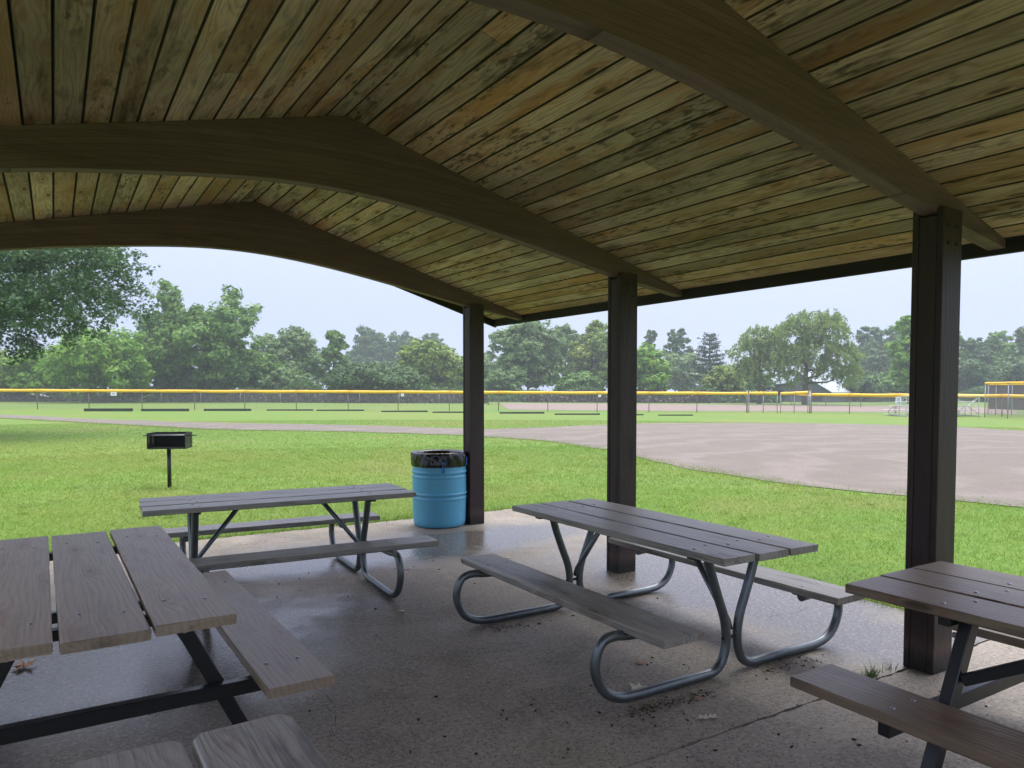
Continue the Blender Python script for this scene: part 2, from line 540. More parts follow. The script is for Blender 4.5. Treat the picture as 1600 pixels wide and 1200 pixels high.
def grass_color(g, p):
    n1 = g.noise(p, .22, 4, .6); n2 = g.noise(p, 1.3, 4, .65); n3 = g.noise(p, 9, 3, .6)
    n0 = g.noise(p, .07, 3, .5)
    c = g.mix(n1, (.120, .255, .026), (.188, .320, .038))
    c = g.mix(g.math('MULTIPLY', g.ramp(n0, [(.45, 0), (.60, 1)]), .5), c, (.27, .285, .060))
    c = g.mix(g.math('MULTIPLY', g.ramp(g.noise(p, .55, 5, .7, .5), [(.55, 0), (.66, 1)]), .45), c, (.12, .235, .045))
    c = g.mix(g.math('MULTIPLY', g.ramp(n2, [(.45, 0), (.72, 1)]), .45), c, (.27, .32, .055))
    c = g.mix(g.math('MULTIPLY', g.ramp(n1, [(.52, 0), (.66, 1)]), .5), c, (.27, .265, .08))
    c = g.mix(g.math('MULTIPLY', g.ramp(n3, [(.35, 1), (.5, 0)]), .35), c, (.085, .165, .022))
    return c


m, nt, b, out = newmat('lawn'); g = NG(nt)
p = g.pos()
c = grass_color(g, p)
fine = g.noise(g.vmath('MULTIPLY', p, (1, 1, 1)), 38, 3, .7)
c = g.mix(g.math('MULTIPLY', g.ramp(fine, [(.35, 1), (.62, 0)]), .25), c, (.10, .18, .026))
c = g.mix(.38, c, (.03, .06, .010))
nt.links.new(c, b.inputs['Base Color']); b.inputs['Roughness'].default_value = .8
b.inputs['Specular IOR Level'].default_value = .2
nt.links.new(g.bump(g.noise(p, 16, 4, .7), .25, .02), b.inputs['Normal'])
M['lawn'] = m
m, nt, b, out = newmat('grass_blades'); g = NG(nt)
c = grass_color(g, g.pos())
r = g.rnd_isl()
c = g.mix(g.math('MULTIPLY', g.ramp(r, [(0, 1), (.5, 0)]), .3), c, (.13, .23, .035))
c = g.mix(g.math('MULTIPLY', g.ramp(r, [(.7, 0), (1, 1)]), .5), c, (.33, .36, .11))
nt.links.new(c, b.inputs['Base Color']); b.inputs['Roughness'].default_value = .5
b.inputs['Specular IOR Level'].default_value = .35
t = nt.nodes.new('ShaderNodeBsdfTranslucent'); nt.links.new(c, t.inputs['Color'])
mx = nt.nodes.new('ShaderNodeMixShader'); mx.inputs[0].default_value = .5
nt.links.new(b.outputs[0], mx.inputs[1]); nt.links.new(t.outputs[0], mx.inputs[2])
nt.links.new(mx.outputs[0], out.inputs['Surface'])
M['blade'] = m

m, nt, b, out = newmat('gravel'); g = NG(nt)
p = g.pos()
n1 = g.noise(p, .35, 4, .6); n2 = g.noise(p, 30, 3, .7); v = g.voro(p, 28)
c = g.mix(n1, (.128, .117, .094), (.176, .160, .132))
# wheel tracks: broad arcs
q = g.vmath('SUBTRACT', p, (19.0, 4.0, 0)); ln = nt.nodes.new('ShaderNodeVectorMath'); ln.operation = 'LENGTH'
nt.links.new(q, ln.inputs[0])
w = g.math('ADD', g.math('MULTIPLY', ln.outputs['Value'], 2.6), g.math('MULTIPLY', g.noise(p, .22, 5, .65), 22.0))
tr = g.math('POWER', g.math('MULTIPLY_ADD', g.math('SINE', w), .5, .5), 3.0)
c = g.mix(g.math('MULTIPLY', g.ramp(g.noise(p, 1.6, 5, .7), [(.42, 0), (.64, 1)]), .55), c, (.125, .10, .088))
c = g.mix(g.math('MULTIPLY', tr, .5), c, (.245, .21, .19))
c = g.mix(g.math('MULTIPLY', g.ramp(n2, [(.4, 1), (.6, 0)]), .5), c, (.105, .082, .072))
nt.links.new(c, b.inputs['Base Color']); b.inputs['Roughness'].default_value = .85
nt.links.new(g.bump(g.math('ADD', n2, v), .6, .02), b.inputs['Normal'])
M['gravel'] = m
M['infield'] = simple('infield_dirt', (.24, .185, .165), .9, 0, .12, .4, 0, .2, 'Object')


def concrete(name, dry, wet, dry_bias):
    m, nt, b, out = newmat(name); g = NG(nt)
    p = g.pos()
    n1 = g.noise(p, .9, 5, .6); n2 = g.noise(p, 4.5, 5, .65); n3 = g.noise(p, 38, 6, .85); sp = g.voro(p, 46)
    sx = nt.nodes.new('ShaderNodeSeparateXYZ'); nt.links.new(p, sx.inputs[0])
    # rain blown in from the open sides: strip along the far edge, a broad puddle to the left, one by the right posts, spread wider to darken the brightly lit edge
    def blob(cx, cy_, rx, ry):
        dx = g.math('DIVIDE', g.math('SUBTRACT', sx.outputs[0], cx), rx)
        dy = g.math('DIVIDE', g.math('SUBTRACT', sx.outputs[1], cy_), ry)
        d = g.math('SQRT', g.math('ADD', g.math('MULTIPLY', dx, dx), g.math('MULTIPLY', dy, dy)))
        d = g.math('ADD', d, g.math('MULTIPLY_ADD', n1, 1.1, -.55))
        d = g.math('ADD', d, g.math('MULTIPLY_ADD', n2, .35, -.17))
        return g.ramp(d, [(.45, 1), (1.12, 0)])
    w1 = blob(.3, 5.1, 2.2, 1.75)
    w2 = blob(4.85, 4.3, 1.5, 3.0)
    w3 = blob(3.2, 7.1, 3.4, .95)
    w = g.math('MAXIMUM', g.math('MAXIMUM', w1, w2), w3)
    w = g.math('MULTIPLY', w, dry_bias)
    damp = g.ramp(n1, [(.38, 0), (.62, 1)])
    c = g.mix(n2, tuple(x * .82 for x in dry), tuple(x * 1.14 for x in dry))
    c = g.mix(g.math('MULTIPLY', damp, .4), c, tuple(x * .6 for x in dry))
    st = g.ramp(g.noise(p, 1.5, 7, .72, .6), [(.50, 0), (.60, 1)])
    c = g.mix(g.math('MULTIPLY', st, .6), c, tuple(x * .5 for x in dry))
    pl = g.ramp(g.noise(g.vmath('ADD', p, (7, 3, 0)), 1.9, 6, .7, .8), [(.56, 0), (.64, 1)])
    c = g.mix(g.math('MULTIPLY', pl, .5), c, tuple(x * 1.35 for x in dry))
    mossy = g.ramp(g.noise(p, 1.7, 4, .6), [(.56, 0), (.7, 1)])
    c = g.mix(g.math('MULTIPLY', mossy, .35), c, (.12, .105, .062))
    c = g.mix(g.math('MULTIPLY', w, .85), c, wet)
    c = g.mix(g.math('MULTIPLY', g.ramp(sp, [(.16, 1), (.34, 0)]), .75), c, (.040, .034, .030))
    c = g.mix(g.math('MULTIPLY', g.ramp(n3, [(.50, 0), (.62, 1)]), .5), c, tuple(min(1, x * 1.75) for x in dry))
    c = g.mix(g.math('MULTIPLY', g.ramp(n3, [(.36, 1), (.47, 0)]), .6), c, tuple(x * .38 for x in dry))
    nt.links.new(c, b.inputs['Base Color'])
    rg = g.math('MULTIPLY_ADD', w, -.54, .74)
    rg = g.math('ADD', rg, g.math('MULTIPLY_ADD', n2, .12, -.06))
    nt.links.new(rg, b.inputs['Roughness'])
    b.inputs['Specular IOR Level'].default_value = .5
    h = g.math('ADD', g.math('MULTIPLY', n3, .6), g.math('MULTIPLY', sp, .5))
    bp = nt.nodes.new('ShaderNodeBump'); nt.links.new(h, bp.inputs['Height']); bp.inputs['Distance'].default_value = .004
    nt.links.new(g.math('MULTIPLY_ADD', w, -.15, .5), bp.inputs['Strength'])
    nt.links.new(bp.outputs[0], b.inputs['Normal'])
    return m


M['slab_far'] = concrete('concrete_old', (.282, .246, .198), (.066, .060, .054), 1.0)
M['slab_near'] = concrete('concrete_pale', (.285, .252, .212), (.12, .11, .105), .0)

m, nt, b, out = newmat('lake'); g = NG(nt)
b.inputs['Base Color'].default_value = (.10, .13, .15, 1); b.inputs['Roughness'].default_value = .12
M['water'] = m

# ------------------------------------------------------------------ ground
rng = np.random.default_rng(7)
ax = np.unique(np.concatenate([np.arange(-420, 421, 30), np.arange(-40, 130, 1.6)]))
X, Y = np.meshgrid(ax, ax)
V = np.stack([X, Y, gz(X, Y)], -1).reshape(-1, 3)
n = len(ax)
I = (np.arange(n - 1)[:, None] * n + np.arange(n - 1)[None, :]).ravel()
o = link('lawn', fast_mesh('lawn', V, np.stack([I, I + 1, I + n + 1, I + n], -1), True), mat=M['lawn'])
tag(o, kind='structure')


def resample(P, n):
    P = np.array(P, float)
    d = np.r_[0, np.cumsum(np.linalg.norm(np.diff(P, axis=0), axis=1))]
    t = np.linspace(0, d[-1], n)
    return np.stack([np.interp(t, d, P[:, 0]), np.interp(t, d, P[:, 1])], -1)


def smooth(P, it=3):
    for _ in range(it):
        P[1:-1] = (P[:-2] + 2 * P[1:-1] + P[2:]) / 4
    return P


def band(name, A, B, mat, n=150, k=30, dz=.012, jit=.12):
    A, B = smooth(resample(A, n), 6), smooth(resample(B, n), 6)
    for Q in (A, B):
        Q += smooth(rng.normal(0, jit * 1.6, Q.shape), 1)
    t = np.linspace(0, 1, k)[None, :, None]
    P = A[:, None] * (1 - t) + B[:, None] * t
    V = np.concatenate([P, (gz(P[..., 0], P[..., 1]) + dz)[..., None]], -1).reshape(-1, 3)
    I = (np.arange(n - 1)[:, None] * k + np.arange(k - 1)[None, :]).ravel()
    o = link(name, fast_mesh(name, V, np.stack([I, I + 1, I + k + 1, I + k], -1), True), mat=mat)
    me = o.data
    if me.polygons[0].normal.z < 0: me.flip_normals()
    tag(o, kind='structure')
    return np.concatenate([A, B[::-1]])


far_edge = [(-14, 66), (-6, 60.5), (-2.93, 56.79), (-.83, 53.24), (1.36, 47.76), (5.97, 40.79), (8.39, 37.47), (11.45, 35.04), (13.79, 31.22), (15.58, 27.6), (17.96, 26.6),
            (21.95, 28.6), (25.73, 29.06), (29.94, 27.31), (33.95, 25.22), (36.13, 22.28), (36.63, 19.01), (35.05, 15.32), (33.5, 8), (32, -2)]
near_edge = [(-13, 60), (-6, 54.5), (-2.63, 50.8), (1.2, 42.51), (5.0, 34.21), (7.01, 31.32), (9.57, 29.3), (11.61, 26.28), (13.24, 23.19), (13.73, 20.06), (13.22, 16.23),
             (12.08, 13.64), (11.43, 10.93), (11.03, 8.99), (11.0, 7.66), (11.42, 6.59), (11.67, 5.07), (12.2, 2), (13, -4)]
gravel_poly = band('gravel_track', far_edge, near_edge, M['gravel'])
band('infield_dirt', [(33.5, 54.2), (35.5, 52.27), (39.31, 48.38), (46.14, 44.18), (53.49, 39.74), (58.89, 35.22), (63, 28)],
     [(47, 79), (52.28, 76.98), (58.67, 72.22), (67.3, 64.45), (74.63, 55.47), (81.64, 48.85), (88, 40)], M['infield'], 60, 16, .012, .1)
# the lake seen through the trees on the left
wx0, wy0, _ = site(-260, 118); wx1, wy1, _ = site(250, 118); wx2, wy2, _ = site(250, 190); wx3, wy3, _ = site(-260, 190)
mb = MB(); zz = float(gz(wx1, wy1)) + .03
zl = max(float(gz(a, b_)) for a, b_ in ((wx0, wy0), (wx1, wy1), (wx2, wy2), (wx3, wy3))) + .02
mb.add([(wx0, wy0, zl), (wx1, wy1, zl), (wx2, wy2, zl), (wx3, wy3, zl)], [(0, 1, 2, 3)])
tag(mb.build('lake_water', M['water']), kind='structure')

# ------------------------------------------------------------------ concrete slab of the shelter
SX0, SX1, SY0, SYJ, SY1 = -2.15, 5.38, -1.5, 2.445, 8.68


def slab(name, y0, y1, j0, j1, mat, seed):
    r = random.Random(seed)
    nx = 120
    xs = [SX0 + (SX1 - SX0) * i / nx for i in range(nx + 1)]
    a = [(x, y0 + (r.uniform(-.008, .008) if j0 else r.uniform(-.02, .02))) for x in xs]
    b_ = [(x, y1 + (r.uniform(-.008, .008) if j1 else r.uniform(-.025, .02))) for x in xs]
    vs, fs = [], []
    for z in (0, -.16):
        vs += [(x, y, z) for x, y in a] + [(x, y, z) for x, y in b_]
    N = nx + 1
    for i in range(nx):
        fs.append((i, i + 1, N + i + 1, N + i))
        fs.append((i, 2 * N + i, 2 * N + i + 1, i + 1))
        fs.append((N + i, N + i + 1, 3 * N + i + 1, 3 * N + i))
    fs.append((0, N, 3 * N, 2 * N)); fs.append((nx, 2 * N + nx, 3 * N + nx, N + nx))
    o = MB().add(vs, fs).build(name, mat)
    return tag(o, kind='structure')


slab('concrete_floor', SYJ + .007, SY1, True, False, M['slab_far'], 1)
slab('concrete_floor', SY0, SYJ - .007, False, True, M['slab_near'], 2)
o = MB().box((1.6, SYJ, -.06), (7.4, .05, .06)).build('joint_dirt', M['soil']); tag(o, kind='structure')


def crack(pts, seed, w=.004):
    r = random.Random(seed)
    P = [Vector((*p, .003)) for p in pts]
    Q = []
    for i in range(len(P) - 1):
        for k in range(7):
            t = k / 7
            q = P[i].lerp(P[i + 1], t)
            Q.append(q + Vector((r.uniform(-.022, .022), r.uniform(-.022, .022), 0)))
    vs, fs = [], []
    for i, q in enumerate(Q):
        d = (Q[min(i + 1, len(Q) - 1)] - Q[max(i - 1, 0)]).normalized(); nn = Vector((-d.y, d.x, 0))
        ww = w * r.uniform(.25, 1.0) * .5
        vs += [q - nn * ww, q + nn * ww]
    for i in range(len(Q) - 1): fs.append((2 * i, 2 * i + 2, 2 * i + 3, 2 * i + 1))
    o = MB().add(vs, [f[::-1] for f in fs]).build('floor_crack', M['crack']); tag(o, kind='structure')


crack([(1.23, 3.88), (1.14, 3.53), (1.04, 3.32), (1.12, 3.03), (1.3, 2.8)], 3, .0035)
crack([(1.14, 3.53), (1.30, 3.30), (1.36, 2.95)], 4, .002)
crack([(2.0, 8.6), (2.25, 8.2), (2.7, 7.9), (3.0, 7.4)], 5, .005)
crack([(4.35, 3.55), (4.6, 3.5), (4.85, 3.55)], 6, .003)

# ------------------------------------------------------------------ picnic shelter
RX, RZ, SL, SR = 1.80, 3.587, .22, .308           # ridge line and the two roof pitches


def ceil(x): return RZ - SL * (RX - x) if x < RX else RZ - SR * (x - RX)


EL, ER = -1.72, 5.06                              # inner faces of the eave boards
YB, YE = -1.08, 8.66                               # gable ends
BY = [-.400, 2.395, 5.190, 7.985]         # beam centre lines
PY = [y - .076 for y in BY]
shelter = thing('picnic_shelter', 'open timber picnic shelter with arched beams and plank ceiling over the tables', 'shelter', (0, 0, 0))

bot = [(-1.72, 2.60), (-1.3, 2.69), (-.95, 2.765), (-.3, 2.893), (.11, 2.958), (.42, 2.993), (.8, 3.036), (1.2, 3.07), (1.5, 3.078), (1.8, 3.069), (2.08, 3.047),
       (2.5, 2.995), (2.85, 2.937), (3.2, 2.872), (3.83, 2.748), (4.28, 2.655), (5.06, 2.530)]
bot = smooth(resample(bot, 49), 2)
for y in BY:
    vs, fs = [], []
    n = len(bot)
    for yy in (y - .052, y + .052):
        for (x, z) in bot: vs.append((x, yy, min(z, ceil(x) - .035)))
        for (x, z) in bot: vs.append((x, yy, ceil(x) - .003))
    for i in range(n - 1):
        fs.append((i, i + 1, n + i + 1, n + i))
        fs.append((2 * n + i, 3 * n + i, 3 * n + i + 1, 2 * n + i + 1))
        fs.append((i, 2 * n + i, 2 * n + i + 1, i + 1))
        fs.append((n + i, n + i + 1, 3 * n + i + 1, 3 * n + i))
    fs.append((0, n, 3 * n, 2 * n)); fs.append((n - 1, 2 * n + n - 1, 3 * n + n - 1, n + n - 1))
    MB().add(vs, fs).build('beam', M['beam'], shelter)

for x0, sgn in ((4.282, 1), (-.76, -1)):          # the two rows of posts, each of three planks
    for i, y in enumerate(BY):
        zt = [z for (x, z) in bot if x <= x0 + .001][-1]
        zt = float(np.interp(x0 + .1 * sgn, bot[:, 0], bot[:, 1]))
        w = .193
        core = MB().box((0, 0, zt / 2), (w, .104, zt), ch=.004).build('post', M['post'], shelter, (x0 + sgn * w / 2, y, 0))
        for s in (-1, 1):
            zb = ceil(x0 + w / 2 * sgn) - .11
            pb = MB().box((0, 0, zb / 2), (w + .006, .036, zb), ch=.004).build('post_plank', M['post'], core, (0, s * .0715, 0))
            for k in range(4):
                MB().tube([(-.045 if k % 2 else .045, s * .018, zb - .10 - .10 * (k // 2)), (-.045 if k % 2 else .045, s * .024, zb - .10 - .10 * (k // 2))], .012, 8).build('bolt', M['cleat'], core, (0, s * .0715, 0))

# ceiling planks: tongue-and-groove boards along the building, butted over the beams
PW = .1475
rr = random.Random(11)
cache = {}


def plank(xa, xb, ya, yb):
    """one ceiling board between two roof lines; profile has V grooves at its long edges"""
    L = round(yb - ya, 3); side = 0 if xb <= RX + 1e-6 else 1
    w3 = round(math.hypot(xb - xa, ceil(xb) - ceil(xa)), 4)
    key = (L, w3)
    if key not in cache:
        w = w3 / 2 - .0034
        prof = [(-w, .042), (-w, .007), (-w + .0045, 0), (w - .0045, 0), (w, .007), (w, .042)]
        vs = [(a, yy, z) for yy in (-L / 2 + .0015, L / 2 - .0015) for a, z in prof]
        k = len(prof)
        fs = [(i, (i + 1) % k, k + (i + 1) % k, k + i) for i in range(k)] + [tuple(range(k))[::-1], tuple(k + i for i in range(k))]
        me = bpy.data.meshes.new('roof_plank'); me.from_pydata(vs, [], [f[::-1] for f in fs]); me.update()
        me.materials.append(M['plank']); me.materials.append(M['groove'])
        for i in (0, 1, 3, 4): me.polygons[i].material_index = 1  # sides and chamfers near black so the seams read as dark lines
        cache[key] = me
    o = bpy.data.objects.new('roof_plank', cache[key])
    COL.objects.link(o); o.parent = shelter
    a = math.atan2(ceil(xb) - ceil(xa), xb - xa)
    o.location = ((xa + xb) / 2, (ya + yb) / 2, (ceil(xa) + ceil(xb)) / 2 + rr.uniform(-.0012, .0012))
    o.rotation_euler = (0, -a, 0)


rows = []
x = RX
while x < ER - .02:
    rows.append((x, min(x + PW, ER))); x += PW
x = RX
while x > EL + .02:
    rows.append((max(x - PW, EL), x)); x -= PW
for (xa, xb) in rows:
    cuts = [YB + .02]
    for y in BY[1:3]:
        if rr.random() < .62: cuts.append(y)
    cuts.append(YE - .02)
    if rr.random() < .12: cuts.append(rr.uniform(5.6, 7.6))
    if rr.random() < .12: cuts.append(rr.uniform(2.9, 4.8))
    cuts.sort()
    for a, b_ in zip(cuts[:-1], cuts[1:]): plank(xa, xb, a, b_)
# roof deck with shingles over the planks
vs = []
for y in (YB - .04, YE + .05):
    for x, dz in ((EL - .10, .045), (RX, .045), (ER + .10, .045), (ER + .10, .085), (RX, .09), (EL - .10, .085)): vs.append((x, y, ceil(x) + dz))
fs = [(i, (i + 1) % 6, 6 + (i + 1) % 6, 6 + i) for i in range(6)] + [(0, 1, 4, 5)[::-1], (1, 2, 3, 4)[::-1], (6, 7, 10, 11), (7, 8, 9, 10)]
MB().add(vs, fs).build('roof', M['shingle'], shelter)
for x, s in ((ER, 1), (EL, -1)):                   # eave boards
    z0, z1 = ceil(x) - .085, ceil(x) + .043
    MB().box((0, 0, 0), (.04, YE - YB, z1 - z0), ch=.003).build('eave_board', M['fascia'], shelter, (x + s * .022, (YE + YB) / 2, (z0 + z1) / 2))
for y, s in ((YE, 1), (YB, -1)):                   # gable boards follow the two slopes
    vs = []
    xs = (EL - .043, RX, ER + .043)
    for yy in (y + .001 * s, y + .041 * s):
        for x in xs: vs.append((x, yy, ceil(x) - .083))
        for x in xs: vs.append((x, yy, ceil(x) + .0435))
    fs = [(0, 1, 4, 3), (1, 2, 5, 4), (6, 9, 10, 7), (7, 10, 11, 8), (0, 6, 7, 1), (1, 7, 8, 2), (3, 4, 10, 9), (4, 5, 11, 10), (0, 3, 9, 6), (2, 8, 11, 5)]
    if s < 0: fs = [f[::-1] for f in fs]
    MB().add(vs, fs).build('gable_board', M['fascia'], shelter)

# ------------------------------------------------------------------ picnic tables
bolt_me = None


def bolts(parent, pts, r=.011):
    global bolt_me
    if bolt_me is None:
        bb = MB().lathe([(.0001, .0045), (.006, .0042), (.0095, .0025), (.011, 0)], n=10)
        bolt_me = bpy.data.meshes.new('bolt'); bolt_me.from_pydata(bb.v, [], bb.f); bolt_me.update(); bolt_me.materials.append(M['bolt'])
    for p in pts: link('bolt', bolt_me, parent, p)


def catmull(P, k=6):
    P = [Vector(p) for p in P]; out = []
    for i in range(len(P) - 1):
        a, b_, c, d = P[max(i - 1, 0)], P[i], P[i + 1], P[min(i + 2, len(P) - 1)]
        for j in range(k):
            t = j / k
            out.append(.5 * ((2 * b_) + (c - a) * t + (2 * a - 5 * b_ + 4 * c - d) * t * t + (3 * b_ - a - 3 * c + d) * t ** 3))
    out.append(P[-1]); return out


def tube_table(label, loc, rz, L=2.11, W=.75, inset=.33, seed=0, mat='grey_wood', top=.765, seat=.425, seat_off=.69, corner=0.0):
    """long axis = local Y; bent steel tube ends, three-board top, two seats"""
    t = thing('picnic_table', label, 'picnic table', loc, rz)
    r = random.Random(seed)
    bw = (W - .040) / 3; T = .040
    fy = L / 2 - inset
    for k in range(3):
        x = (k - 1) * (bw + .020)
        bd = link('tabletop_board', board_mesh('tabletop_board', bw, L + r.uniform(-.015, .015), T, .005, 14, .0018, seed * 10 + k, corner), t,
                  (x, r.uniform(-.012, .012), top - T / 2 + r.uniform(-.002, .002)), (0, 0, r.uniform(-.003, .003)), M[mat])
        bolts(bd, [(sx * bw * .27, s * (fy + dy), T / 2) for s in (-1, 1) for sx, dy in ((-1, .02), (1, -.02))])
    for s in (-1, 1):
        bd = link('seat_board', board_mesh('seat_board', .275, L + r.uniform(-.03, .01), .042, .006, 14, .002, seed * 10 + 5 + s, corner), t,
                  (s * seat_off, r.uniform(-.02, .02), seat - .021), (0, 0, r.uniform(-.004, .004)), M[mat])
        bolts(bd, [(sx * .075, q * fy, .021) for q in (-1, 1) for sx in (-1, 1)])
        for q in (-1, 1):
            prof = [(.205, top - T - .012), (.17, .60), (.115, .46), (.068, .345), (.048, .25), (.050, .165), (.085, .075), (.15, .035), (.24, .029), (.50, .029), (.74, .029),
                    (.86, .045), (.95, .10), (1.0, .20), (.995, .29), (.955, .355), (.88, .372), (.79, .362), (.62, .352)]
            MB().tube(catmull([(s * u, q * fy, z) for u, z in prof], 5), .027, 14).build('leg', M['galv'], t)
            MB().box((s * .70, q * fy, seat - .047), (.26, .05, .010)).build('cleat', M['cleat'], t)
    for q in (-1, 1):
        MB().tube([(0, q * fy - q * .012, .25), (0, q * (fy - .03), .30), (0, q * (fy - .36), top - T - .015)], .019, 12).build('brace', M['galv'], t)
        MB().box((0, q * fy, top - T - .010), (W * .9, .055, .018)).build('cleat', M['cleat'], t)
        MB().tube([(-.075, q * fy, .215), (.075, q * fy, .215)], .010, 8).build('joint_bolt', M['cleat'], t)
    return t


def frame_table(label, loc, rz, L=2.2, W=.9, insets=(.33, .33), seed=0, mat='brown_wood', top=.765, seat=.425, seat_off=.71, gap=.018):
    """black square-tube A frames with cross bars under the seats and diagonal braces"""
    t = thing('picnic_table', label, 'picnic table', loc, rz)
    r = random.Random(seed)
    bw = (W - 2 * gap) / 3; T = .042
    fys = (-(L / 2 - insets[0]), L / 2 - insets[1])
    for k in range(3):
        x = (k - 1) * (bw + gap)
        bd = link('tabletop_board', board_mesh('tabletop_board', bw, L + r.uniform(-.02, .02), T, .006, 14, .0012, seed * 10 + k), t,
                  (x, r.uniform(-.012, .012), top - T / 2 + r.uniform(-.003, .003)), (0, 0, r.uniform(-.004, .004)), M[mat])
        bolts(bd, [(sx * bw * .26, f + dy, T / 2) for f in fys for sx, dy in ((-1, .03), (1, -.03))])
    for s in (-1, 1):
        bd = link('seat_board', board_mesh('seat_board', .285, L - .04 + r.uniform(-.02, .02), .044, .006, 14, .0012, seed * 10 + 5 + s), t,
                  (s * seat_off, r.uniform(-.015, .015), seat - .022), (0, 0, r.uniform(-.004, .004)), M[mat])
        bolts(bd, [(sx * .07, f, .022) for f in fys for sx in (-1, 1)])
    for f in fys:
        zc = seat - .044 - .032
        MB().box((0, f, zc), (2 * seat_off + .22, .05, .062), ch=.004).build('crossbar', M['black_steel'], t)
        MB().box((0, f, top - T - .022), (W * .92, .05, .042), ch=.003).build('top_rail', M['black_steel'], t)
        inw = -1 if f > 0 else 1
        for s in (-1, 1):
            a, b_ = Vector((s * .27, f + inw * .052, top - T - .004)), Vector((s * .62, f + inw * .052, .0))
            d = b_ - a
            R = d.to_track_quat('Z', 'Y').to_matrix()
            ang = math.atan2(d.x, d.z)
            R = Matrix.Rotation(ang, 3, 'Y')
            MB().box((a + b_) / 2, (.062, .052, d.length), R, .004).build('leg', M['black_steel'], t)
            c0, c1 = a.lerp(b_, .33) + Vector((0, inw * .03, 0)), Vector((s * .24, f + inw * .48, top - T - .02))
            d = c1 - c0
            MB().box((c0 + c1) / 2, (.045, .03, d.length), d.to_track_quat('Z', 'X').to_matrix(), .003).build('brace', M['black_steel'], t)
            MB().tube([(a.lerp(b_, .12).x, f - inw * .001 + inw * .02, a.lerp(b_, .12).z), (a.lerp(b_, .12).x, f + inw * .004, a.lerp(b_, .12).z)], .012, 10).build('joint_bolt', M['bolt'], t)
            MB().box((s * seat_off, f, zc + .031 + .003), (.24, .07, .004)).build('cleat', M['black_steel'], t)
    return t


tube_table('grey picnic table on bent steel tubes, in the middle of the floor before the posts', (3.325, 3.715, 0), 0.0, 2.11, .75, .29, 1)
tube_table('grey picnic table on bent steel tubes nearest the grill, far floor edge', (1.60, 6.27, 0), math.radians(-3.2 - 90), 2.11, .75, .37, 2)
frame_table('brown picnic table with black steel frame at the left, three wide boards with open gaps', (.128, 4.15, 0), math.radians(.6), 2.25, .91, (.32, .34), 3, seat_off=.715)
frame_table('brown picnic table with black steel frame in front of the right-hand post', (3.468, .965, 0), 0.0, 2.2, .83, (.44, .44), 4, 'dark_brown_wood', gap=.010, seat_off=.68)
tube_table('rough grey picnic table in the foreground, only its rounded board ends in view', (.145, .93, 0), math.radians(.8), 2.15, .80, .33, 5, corner=.03)

# ------------------------------------------------------------------ trash barrel
BX, BYY = 3.978, 8.125
bar = thing('trash_barrel', 'blue plastic trash barrel with black bag liner beside the far post', 'trash barrel', (BX, BYY, 0), math.radians(-20))
bar.scale = (1.10, 1.10, 1.0)
prof = [(.0, .0), (.255, .0), (.275, .012), (.286, .04)]
for z in np.linspace(.08, .84, 96):
    b_ = .288 + .010 * math.sin(math.pi * (z - .05) / .8)
    for zc in (.40, .66):
        b_ += .010 * math.exp(-((z - zc) / .010) ** 2) - .007 * math.exp(-((z - zc + .030) / .010) ** 2) + .006 * math.exp(-((z - zc + .055) / .009) ** 2)
    prof.append((b_, float(z)))
prof += [(.292, .86), (.296, .868), (.290, .875), (.278, .868), (.276, .6), (.27, .02), (0, .02)]
MB().lathe(prof, n=56).build('barrel_body', M['blue'], bar)
rb = random.Random(5)
ph = [rb.uniform(0, 6.28) for _ in range(12)]


def wrinkle(j, a):
    amp = [0, .002, .003, .004, .006, .010, .013, .015, .015, .014, .004, .003, .003][min(j, 12)]
    s = math.sin(9 * a + ph[0] + j * .5) * .5 + math.sin(17 * a + ph[1] - j * .9) * .45 + math.sin(31 * a + ph[2] + j * 1.3) * .35 + math.sin(5 * a + ph[3]) * .4
    return amp * s * .6


bp = [(.250, .60), (.252, .72), (.254, .82), (.262, .880), (.294, .899), (.306, .884), (.309, .86), (.310, .83), (.311, .80), (.312, .775), (.312, .752), (.310, .735), (.304, .728)]
MB().lathe(bp, n=150, wob=lambda j, a: wrinkle(min(j, 9) if j < 10 else 9, a) + (0 if j < 9 else .006 * math.sin(3 * a + 1)), ).build('bag_liner', M['bag'], bar)
MB().lathe([(.0, .63), (.15, .615), (.250, .60)], n=150, wob=lambda j, a: .0).build('bag_bottom', M['bag'], bar)
for ang, zz0, zz1 in ((-100, .665, .80), (-38, .735, .84)):
    a0 = math.radians(ang + 12)
    vs = []
    for k in range(5):
        a = a0 + (k - 2) * .018
        for z in (zz0, (zz0 + zz1) / 2, zz1):
            rad = .318 if z > .72 else .318 - (.72 - z) / .055 * .009
            vs.append((rad * math.cos(a), rad * math.sin(a), z))
    fs = []
    for k in range(4):
        for j in range(2): fs.append((k * 3 + j, (k + 1) * 3 + j, (k + 1) * 3 + j + 1, k * 3 + j + 1))
    o = MB().add(vs, fs).build('tape_strip', M['tape'], bar)

